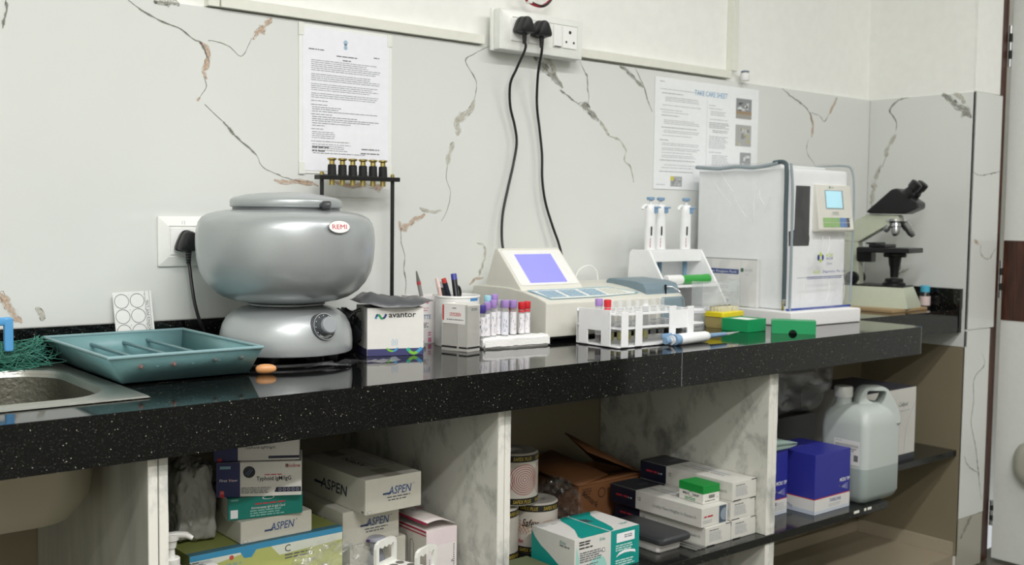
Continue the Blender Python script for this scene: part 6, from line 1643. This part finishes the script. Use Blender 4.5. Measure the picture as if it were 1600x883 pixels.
f.words(0.012, 0.074, 0.034, 0.005, 2, M_INK, 5, lift=0.0003); f.words(0.012, 0.062, 0.045, 0.005, 1, M_INK, 6, lift=0.0003); f.words(0.014, 0.052, 0.06, 0.0045, 5, M_GREYINK, 7, lift=0.0003); f.words(0.016, 0.026, 0.05, 0.0045, 5, M_GREYINK, 8, lift=0.0003); f.text('Erba', 0.068, 0.066, 0.006, mat('#2f8f86', 0.5), shear=0.2); f.rect(0.075, 0.042, 0.008, 0.008, M_GREYINK, 0.0003); f.rect(0.0762, 0.0432, 0.0056, 0.0056, M_CARD, 0.0005)
f.rect(0.116, 0.052, 0.052, 0.019, M_PAPER, 0.0002); f.words(0.138, 0.067, 0.024, 0.004, 2, M_GREYINK, 9, lift=0.0004); f.words(0.114, 0.048, 0.056, 0.0048, 3, mat('#cfe8e2', 0.5), 10, lift=0.0002); f.poly([(0.114, 0.022), (0.124, 0.026), (0.14, 0.0285), (0.158, 0.0275), (0.172, 0.024), (0.170, 0.030), (0.155, 0.0335), (0.138, 0.034), (0.124, 0.031)], M_PAPER, 0.0002); f.words(0.114, 0.017, 0.056, 0.0048, 3, mat('#cfe8e2', 0.5), 11, lift=0.0002)
tp = F['top']
tp.poly([(0.018, 0.0), (0.096, 0.0), (0.096, 0.13), (0.086, 0.13), (0.074, 0.126), (0.066, 0.112), (0.058, 0.08), (0.046, 0.05), (0.030, 0.026), (0.020, 0.012)], TL); tp.poly([(0.099, 0.0), (0.112, 0.005), (0.122, 0.02), (0.130, 0.05), (0.136, 0.08), (0.146, 0.108), (0.160, 0.124), (0.166, 0.13), (0.099, 0.13)], TL)
tp.rect(0.0965, 0.0, 0.002, 0.13, M_PAPER, 0.0003); tp.poly([(0.094, 0.02), (0.0975, 0.025), (0.098, 0.07), (0.093, 0.06)], mat('#b9b7ae', 0.3), 0.0005); tp.poly([(0.098, 0.10), (0.116, 0.09), (0.118, 0.07), (0.100, 0.075)], mat('#3e4f52', 0.5), 0.0003); tp.words(0.004, 0.115, 0.02, 0.006, 2, M_LIGHTINK, 12); tp.words(0.035, 0.11, 0.016, 0.004, 1, M_GREYINK, 13); tp.words(0.15, 0.03, 0.025, 0.005, 2, mat('#6fa8a0', 0.5), 14)
pr.build('printed_pattern', t)

# long boxes of slides
def long_box(label, x, y, z, kind, L=0.28):
    t, pr, F = carton('slide_box', label, 'box', (x, y, z), 0, (0.0855, L, 0.0423), mat('#d3d2ca', 0.5)); NB = mat('#1b1f31', 0.45)
    l = F['left']; l.rect(0, 0.0003, 0.083, 0.0417, NB); l.words(0.02, 0.026, 0.045, 0.009, 1, mat('#b5323d', 0.5), 3, ragged=0, lift=0.0003); l.words(0.055, 0.0245, 0.016, 0.007, 1, M_LIGHTINK, 4, ragged=0, lift=0.0003)
    l.text('CE', 0.090, 0.021, 0.008, M_INK, w=0.009); l.text('Quality New Heights In Research', 0.135, 0.0165, 0.007, mat('#7c7d7b', 0.5), w=0.13, shear=0.1)
    F['top'].rect(0.0, L-0.083, 0.0855, 0.083, mat('#34363c', 0.4)); F['top'].rect(0.05, 0.05, 0.008, 0.12, M_LIGHTINK); F['top'].text('Microscope slides', 0.035, 0.185, 0.008, M_GREYINK, w=0.13, rot=-90); F['top'].rect(0.04, L-0.06, 0.03, 0.012, mat('#55575c', 0.4), 0.0003)
    f = F['front']
    if kind == 'list':
        f.words(0.012, 0.036, 0.035, 0.0036, 1, M_GREYINK, 5); f.words(0.012, 0.031, 0.045, 0.0036, 6, M_LIGHTINK, 6); f.line([(0.066, 0.0415), (0.0846, 0.0415), (0.0846, 0.0335)], 0.0018, M_INK, 0.0003); f.line([(0.003, 0.001), (0.03, 0.001)], 0.002, M_INK, 0.0003)
    else:
        f.words(0.008, 0.026, 0.03, 0.007, 1, mat('#b5323d', 0.5), 7, ragged=0); f.rect(0.058, 0.002, 0.023, 0.038, mat('#4a5a69', 0.4)); f.disc(0.076, 0.02, 0.014, mat('#8b98a3', 0.4), lift=0.0003); f.words(0.005, 0.016, 0.03, 0.004, 2, M_LIGHTINK, 8)
        f.rect(0.081, 0.0, 0.0045, 0.0423, mat('#d3d2ca', 0.5), 0.0006)
    pr.build('printed_lettering', t)
Z0 = ZS+0.0004; dz = 0.0429
long_box('long white slide box lowest at right against the marble partition', 1.8665, -0.515, Z0, 'list')
long_box('long white slide box in the middle of the right column by the marble', 1.8645, -0.513, Z0+dz, 'list')
long_box('long white and navy slide box topmost of the right column', 1.8670, -0.514, Z0+2*dz, 'list')
long_box('long white slide box lowest at left under the one with a dark photo end', 1.7785, -0.515, Z0, 'list')
long_box('long white slide box with a dark photo end carrying the small green lidded box', 1.7685, -0.511, Z0+dz, 'photo')
t = thing('bandage_box', 'small white box with bright green lid standing on a long white box', 'box', (1.7965, -0.490, Z0+2*dz), rad(-2))
MB(mat('#d9d8d0', 0.5)).box(0, 0.053, 0, 0.072, 0, 0.026, bev=0.001).build('box_body', t)
GG = mat('#188a3a', 0.45)
MB(GG).box(-0.0006, 0.0536, -0.0006, 0.0726, 0.022, 0.0405, bev=0.0012).build('green_lid', t)
pr = MB(); l = Face(pr, (0, 0.072, 0), (0, -1, 0), (0, 0, 1)); l.text('MEDI', 0.012, 0.0135, 0.005, M_INK, w=0.017, bold=0.03); l.text('GRIP', 0.043, 0.0135, 0.005, M_INK, w=0.017, bold=0.03); l.ring(0.036, 0.016, 0.0065, 0.0008, M_GREYINK); l.words(0.018, 0.009, 0.036, 0.0035, 2, mat('#4f9a63', 0.5), 5)
f = Face(pr, (0, 0, 0), (1, 0, 0), (0, 0, 1))
for k in range(11): f.rect(0.018+0.0018*k, 0.011, 0.0011 if k % 3 else 0.0005, 0.008, M_INK)
f.words(0.006, 0.008, 0.034, 0.004, 1, M_GREYINK, 7); f.disc(0.046, 0.011, 0.0022, M_LIGHTINK); pr.build('printed_lettering', t)

t = thing('charcoal_case', 'flat case with rounded charcoal lid and white base in front of the slide boxes', 'case', (1.663, -0.483, ZS+0.0004))
q = MB(mat('#dddcd7', 0.35)); q.loft([rrect(0.002, 0.071, 0.002, 0.146, 0.008, 0), rrect(0, 0.073, 0, 0.148, 0.008, 0.003), rrect(0, 0.073, 0, 0.148, 0.008, 0.02)], cap0=True, cap1=True); q.build('case_base', t)
q = MB(mat('#343638', 0.42)); q.loft([rrect(-0.006, 0.088, -0.014, 0.158, 0.010, 0.0203), rrect(-0.008, 0.091, -0.016, 0.16, 0.012, 0.023), rrect(-0.008, 0.091, -0.016, 0.16, 0.012, 0.030), rrect(-0.004, 0.087, -0.012, 0.156, 0.012, 0.0345), rrect(0.004, 0.079, -0.004, 0.148, 0.010, 0.0355)], cap0=True, cap1=True); q.build('case_lid', t)
for k in range(3):
    t = thing('metal_strip', ('thin bright metal strip nearest the dark case on the middle shelf', 'thin bright metal strip between two others on the middle shelf', 'thin bright metal strip nearest the slide boxes on the middle shelf')[k], 'strip', (1.742+0.0115*k, -0.519, ZS+0.0004+0.0001*k), rad(3-2*k))
    MB(mat('#9b9c99', 0.3, 0.7)).box(0, 0.009, 0, 0.10, 0, 0.0022, bev=0.0004).build('strip', t)

# brown cardboard box with open flaps
CB = mat('#95643f', 0.7, bscale=30); CBI = mat('#8a5d3a', 0.7)
t = thing('cardboard_box', 'brown cardboard box with raised flaps at the back of the middle shelf', 'box', (1.685, -0.21, ZS+0.0004))
W, D_, H = 0.215, 0.175, 0.084
q = MB(CB); th = 0.003
q.box(0, W, 0, th, 0, H); q.build('box_panel', t)
for a in ((0, W, D_-th, D_), (0, th, th, D_-th), (W-th, W, th, D_-th)): MB(CB).box(a[0], a[1], a[2], a[3], 0, H).build('box_panel', t)
MB(CB).box(th, W-th, th, D_-th, 0, 0.002).build('box_floor', t)
def flap(pts, name='flap'):
    q = MB(CB); q.quad(*pts); q.build(name, t, solid=0.003)
flap([(0.0, 0.0, H+0.002), (0.105, 0.01, H+0.012), (0.06, 0.165, H+0.050), (-0.035, 0.175, H+0.028)])
flap([(W-0.002, 0.0, H+0.003), (W-0.002, D_-0.004, H+0.003), (0.105, 0.165, H+0.088), (0.085, 0.06, H+0.062)])
flap([(0.0, -0.001, H+0.002), (W, -0.001, H+0.002), (W-0.004, 0.05, H+0.0055), (0.06, 0.05, H+0.0055)])
pr = MB(); f = Face(pr, (0, 0, 0), (1, 0, 0), (0, 0, 1)); f.text('lomark', 0.012, 0.062, 0.014, M_INK, w=0.06, bold=0.02, rot=-38); f.ring(0.075, 0.06, 0.012, 0.002, M_INK); f.words(0.012, 0.078, 0.03, 0.006, 3, mat('#5a3d28', 0.6), 4)
l = Face(pr, (0, D_, 0), (0, -1, 0), (0, 0, 1)); l.text('lomark', 0.10, 0.02, 0.014, M_INK, w=0.06, bold=0.02, rot=-20); l.text('lomark', 0.06, 0.064, 0.014, M_INK, w=0.06, bold=0.02, rot=-12); pr.build('printed_tape', t)
t = thing('clear_bag', 'limp clear plastic bag between the paper rolls and the cardboard box', 'bag', (1.585, -0.245, ZS+0.0004))
q = MB(film('bag_film2', '#a9aba7', 0.05, 0.06)); bl = bmesh.new(); bmesh.ops.create_icosphere(bl, subdivisions=5, radius=1)
for v in bl.verts:
    c_ = v.co; d = 1+0.35*noise.noise(c_*2.1+Vector((7, 1, 3)))+0.2*noise.noise(c_*6)
    v.co = Vector((c_.x*0.05*d, c_.y*0.055*d, max(0.0004, 0.062+c_.z*0.062*d)))
q.bm(bl); q.build('bag_film', t, angle=35)
t, pr, F = carton('olive_reflection', 'flat olive green slab standing in for a shelf reflection at the front left of the middle shelf', 'reflection', (1.212, -0.535, ZS+0.0004), 0, (0.185, 0.17, 0.018), mat('#5c6446', 0.6))  # added slab, coloured as the olive reflection in the shelf
F['front'].words(0.01, 0.013, 0.1, 0.004, 2, M_GREYINK, 3); pr.build('printed_text', t)

# ------------------------------------------------------------------ right shelf bay
BB = mat('#2b2f8e', 0.42); WW = mat('#d7d7d3', 0.45); RL = mat('#c5452f', 0.5)
def tip_carton(label, x, y, rz, size, right):
    t, pr, F = carton('tip_carton', label, 'box', (x, y, ZS+0.0004), rz, size, BB); w, d, h = size
    for nm, ww in (('front', w), ('left', d)):
        f = F[nm]; f.rect(0, 0.0003, ww, 0.037, WW); f.rect(0, 0.037, ww, 0.0022, RL, 0.0001)
    f = F['front']
    f.text('MICRO TIP', w-0.045, h*0.46, 0.0085, M_PAPER, w=0.042, bold=0.03, shear=0.15); SIL = mat('#9fa2c9', 0.4)
    for k in range(4): f.poly([(w-0.048+0.003*k, 0.057-0.001*k), (w-0.010, 0.046+0.005*k), (w-0.0095, 0.0475+0.005*k), (w-0.047+0.003*k, 0.0585-0.001*k)], SIL, 0.0002)
    f.text('TARSONS', w*0.42, 0.024, 0.008, mat('#3a4a86', 0.5), w=0.048, bold=0.025, lift=0.0003); f.words(w*0.4, 0.02, 0.055, 0.004, 2, M_LIGHTINK, 4, lift=0.0003)
    l = F['left']
    for k in range(2): l.poly([(0.01+0.03*k, 0.03), (0.012+0.03*k, 0.032), (0.06+0.03*k, 0.012), (0.055+0.03*k, 0.006)], mat('#a5aab2', 0.4), 0.0002)
    l.rect(0, 0.0003, d, 0.010, mat('#b9c3cf', 0.45), 0.00015); f.rect(0, 0.0003, w, 0.008, mat('#c3cad3', 0.45), 0.00015)
    F['top'].text('MICRO TIP', 0.02, d*0.55, 0.009, mat('#6c6fae', 0.45), w=0.05, shear=0.2)
    if not right: f.words(0.1, 0.03, 0.05, 0.004, 5, M_LIGHTINK, 5, lift=0.0003)
    pr.build('printed_lettering', t); return t
tip_carton('blue and white carton with red stripe beside the plastic jerrycan', 2.1805, -0.512, 0, (0.149, 0.15, 0.1475), True)
tip_carton('blue and white carton with red stripe half behind the marble partition', 1.9985, -0.4545, 0, (0.152, 0.15, 0.158), False)
t = thing('folded_cloth', 'folded pale green cloth lying on the blue cartons beside the partition', 'cloth', (2.05, -0.46, ZS+0.1595))
q = MB(mat('#8ea39c', 0.8, bump=0.2, bscale=300))
q.prism([(-0.045, 0.001), (0.10, 0.001), (0.128, 0.004), (0.130, 0.008), (0.118, 0.0115), (0.02, 0.013), (-0.045, 0.013)], 'y', 0.0, 0.075, bev=0.002)
q.build('lower_fold', t)
MB(mat('#95aaa3', 0.8, bump=0.2, bscale=300)).prism([(-0.045, 0.0135), (0.05, 0.0135), (0.127, 0.009), (0.129, 0.0115), (0.09, 0.019), (0.03, 0.026), (-0.045, 0.027)], 'y', -0.003, 0.073, bev=0.002).build('upper_fold', t)

# jerrycan
t = thing('jerrycan', 'half full milky white plastic jerrycan with moulded handle at the shelf end', 'jerrycan', (2.353, -0.54, ZS+0.0004))
JW, JD = 0.164, 0.138
J1 = mat('#b8c0bb', 0.38, spec=0.4, bscale=8); J3 = mat('#9ba6a3', 0.34, spec=0.4, bscale=8)
def jr(z, i=0.0, r=0.02, x0=0.0, x1=0.0, y0=0.0, y1=0.0):
    return rrect(i+x0, JW-i-x1, i+y0, JD-i-y1, r, z, 6)
q = MB(J3); q.loft([jr(0, 0.016, 0.014), jr(0.006, 0.008, 0.018), jr(0.022, 0.0), jr(0.0905, 0.0)], cap0=True); q.build('liquid_filled_part', t)
q = MB(J1); q.loft([jr(0.0905, 0.0), jr(0.195, 0.0), jr(0.215, 0.003), jr(0.232, 0.012), jr(0.243, 0.026, 0.022), jr(0.246, 0.036, 0.016)], cap1=True); q.build('can_body', t)
c0 = Vector((0.044, 0.098, 0)); hd_ = Vector((0.80, -0.60, 0)).normalized(); hs = Vector((0.60, 0.80, 0)).normalized()
# handle: a broad moulded loop along the diagonal with a finger hole through it
outer = [(0.028, 0.225), (0.031, 0.255), (0.040, 0.278), (0.054, 0.288), (0.075, 0.2895), (0.098, 0.288), (0.112, 0.280), (0.124, 0.262), (0.138, 0.235), (0.147, 0.205), (0.140, 0.190), (0.10, 0.205), (0.06, 0.215), (0.035, 0.215)]
hole = [(0.057, 0.258), (0.0575, 0.264), (0.0585, 0.270), (0.062, 0.2735), (0.078, 0.2735), (0.094, 0.2735), (0.0985, 0.2705), (0.098, 0.264), (0.095, 0.255), (0.091, 0.2485), (0.087, 0.2455), (0.080, 0.2465), (0.069, 0.250), (0.061, 0.254)]
O3 = spline([(p[0], p[1], 0) for p in outer], 3, True); H3 = spline([(0.078+(p[0]-0.078)*1.18, 0.264+(p[1]-0.262)*1.2, 0) for p in hole], 3, True)
def hring(P, off, k=1.0, cen=(0.078, 0.258)): return [c0+hd_*(cen[0]+(p.x-cen[0])*k)+Vector((0, 0, cen[1]+(p.y-cen[1])*k))+hs*off for p in P]
q = MB(J1); hw = 0.024
rg = [hring(H3, -hw*0.9), hring(H3, -hw, 1.06), hring(O3, -hw, 0.93), hring(O3, -hw*0.8, 0.985), hring(O3, 0, 1.0), hring(O3, hw*0.8, 0.985), hring(O3, hw, 0.93), hring(H3, hw, 1.06), hring(H3, hw*0.9), hring(H3, -hw*0.9)]
q.loft(rg); q.build('handle', t)
MB(J1).lathe([(0.028, 0.234), (0.0205, 0.246), (0.0205, 0.262)], (c0.x, c0.y, 0), 30).build('neck', t)
MB(mat('#dcded8', 0.35)).lathe([(0.0225, 0.2605), (0.0235, 0.262), (0.0235, 0.284), (0.0215, 0.2875), (0.0, 0.288)], (c0.x, c0.y, 0), 36).build('screw_cap', t)
pr = MB(); f = Face(pr, (0, JD, 0), (0, -1, 0), (0, 0, 1), 0.0006)
f.rect(0.046, 0.098, 0.075, 0.062, mat('#dcdcd9', 0.45)); f.words(0.05, 0.158, 0.02, 0.004, 1, M_LIGHTINK, 3); f.rect(0.05, 0.143, 0.066, 0.006, mat('#b3b4b3', 0.45), 0.0002); f.words(0.05, 0.141, 0.066, 0.005, 2, M_MIDINK, 4, lift=0.0003); f.words(0.05, 0.127, 0.042, 0.0045, 5, M_LIGHTINK, 5, lift=0.0003); f.rect(0.104, 0.108, 0.012, 0.016, M_GREYINK, 0.0003)
pr.build('paper_label', t)

t, pr, F = carton('black_carton', 'black carton behind the blue cartons under a clear bag', 'box', (2.06, -0.29, ZS+0.0004), 0, (0.44, 0.25, 0.185), mat('#17181c', 0.4))
F['front'].words(0.1, 0.15, 0.1, 0.012, 2, mat('#3c3e48', 0.5), 4); pr.build('printed_text', t)
t = thing('clear_bag', 'loose clear plastic bag heaped on the black carton under the worktop', 'bag', (2.40, -0.2, ZS+0.186))
q = MB(film('bag_film3', '#a9aeb4', 0.3, 0.15)); bl = bmesh.new(); bmesh.ops.create_icosphere(bl, subdivisions=5, radius=1)
for v in bl.verts:
    c_ = v.co; d = 1+0.28*noise.noise(c_*1.6+Vector((2, 8, 5)))+0.10*(1-2*abs(noise.noise(c_*3.2)))
    v.co = Vector((c_.x*0.25*d, c_.y*0.095*d, min(0.178, max(0.0004, 0.08+c_.z*0.09*d))))
q.bm(bl); q.build('bag_film', t, angle=35)
t, pr, F = carton('white_carton', 'white carton with dark lid and curved grey line behind the jerrycan', 'box', (2.70, -0.322, ZS+0.0004), 0, (0.265, 0.22, 0.218), mat('#d3d2cb', 0.5))
f = F['front']; f.rect(0, 0.0003, 0.265, 0.02, mat('#3a3b42', 0.5)); f.text('Cellpad', 0.17, 0.165, 0.013, M_GREYINK, w=0.05, shear=0.2); f.words(0.17, 0.155, 0.06, 0.007, 1, M_LIGHTINK, 4, ragged=0); f.line([(0.26, 0.17), (0.235, 0.14), (0.215, 0.10), (0.208, 0.06), (0.205, 0.022)], 0.0022, M_LIGHTINK)
F['top'].rect(0, 0, 0.265, 0.22, mat('#43444c', 0.4)); F['top'].rect(0.12, 0.05, 0.05, 0.012, mat('#8d8e93', 0.4), 0.0003); pr.build('printed_front', t)
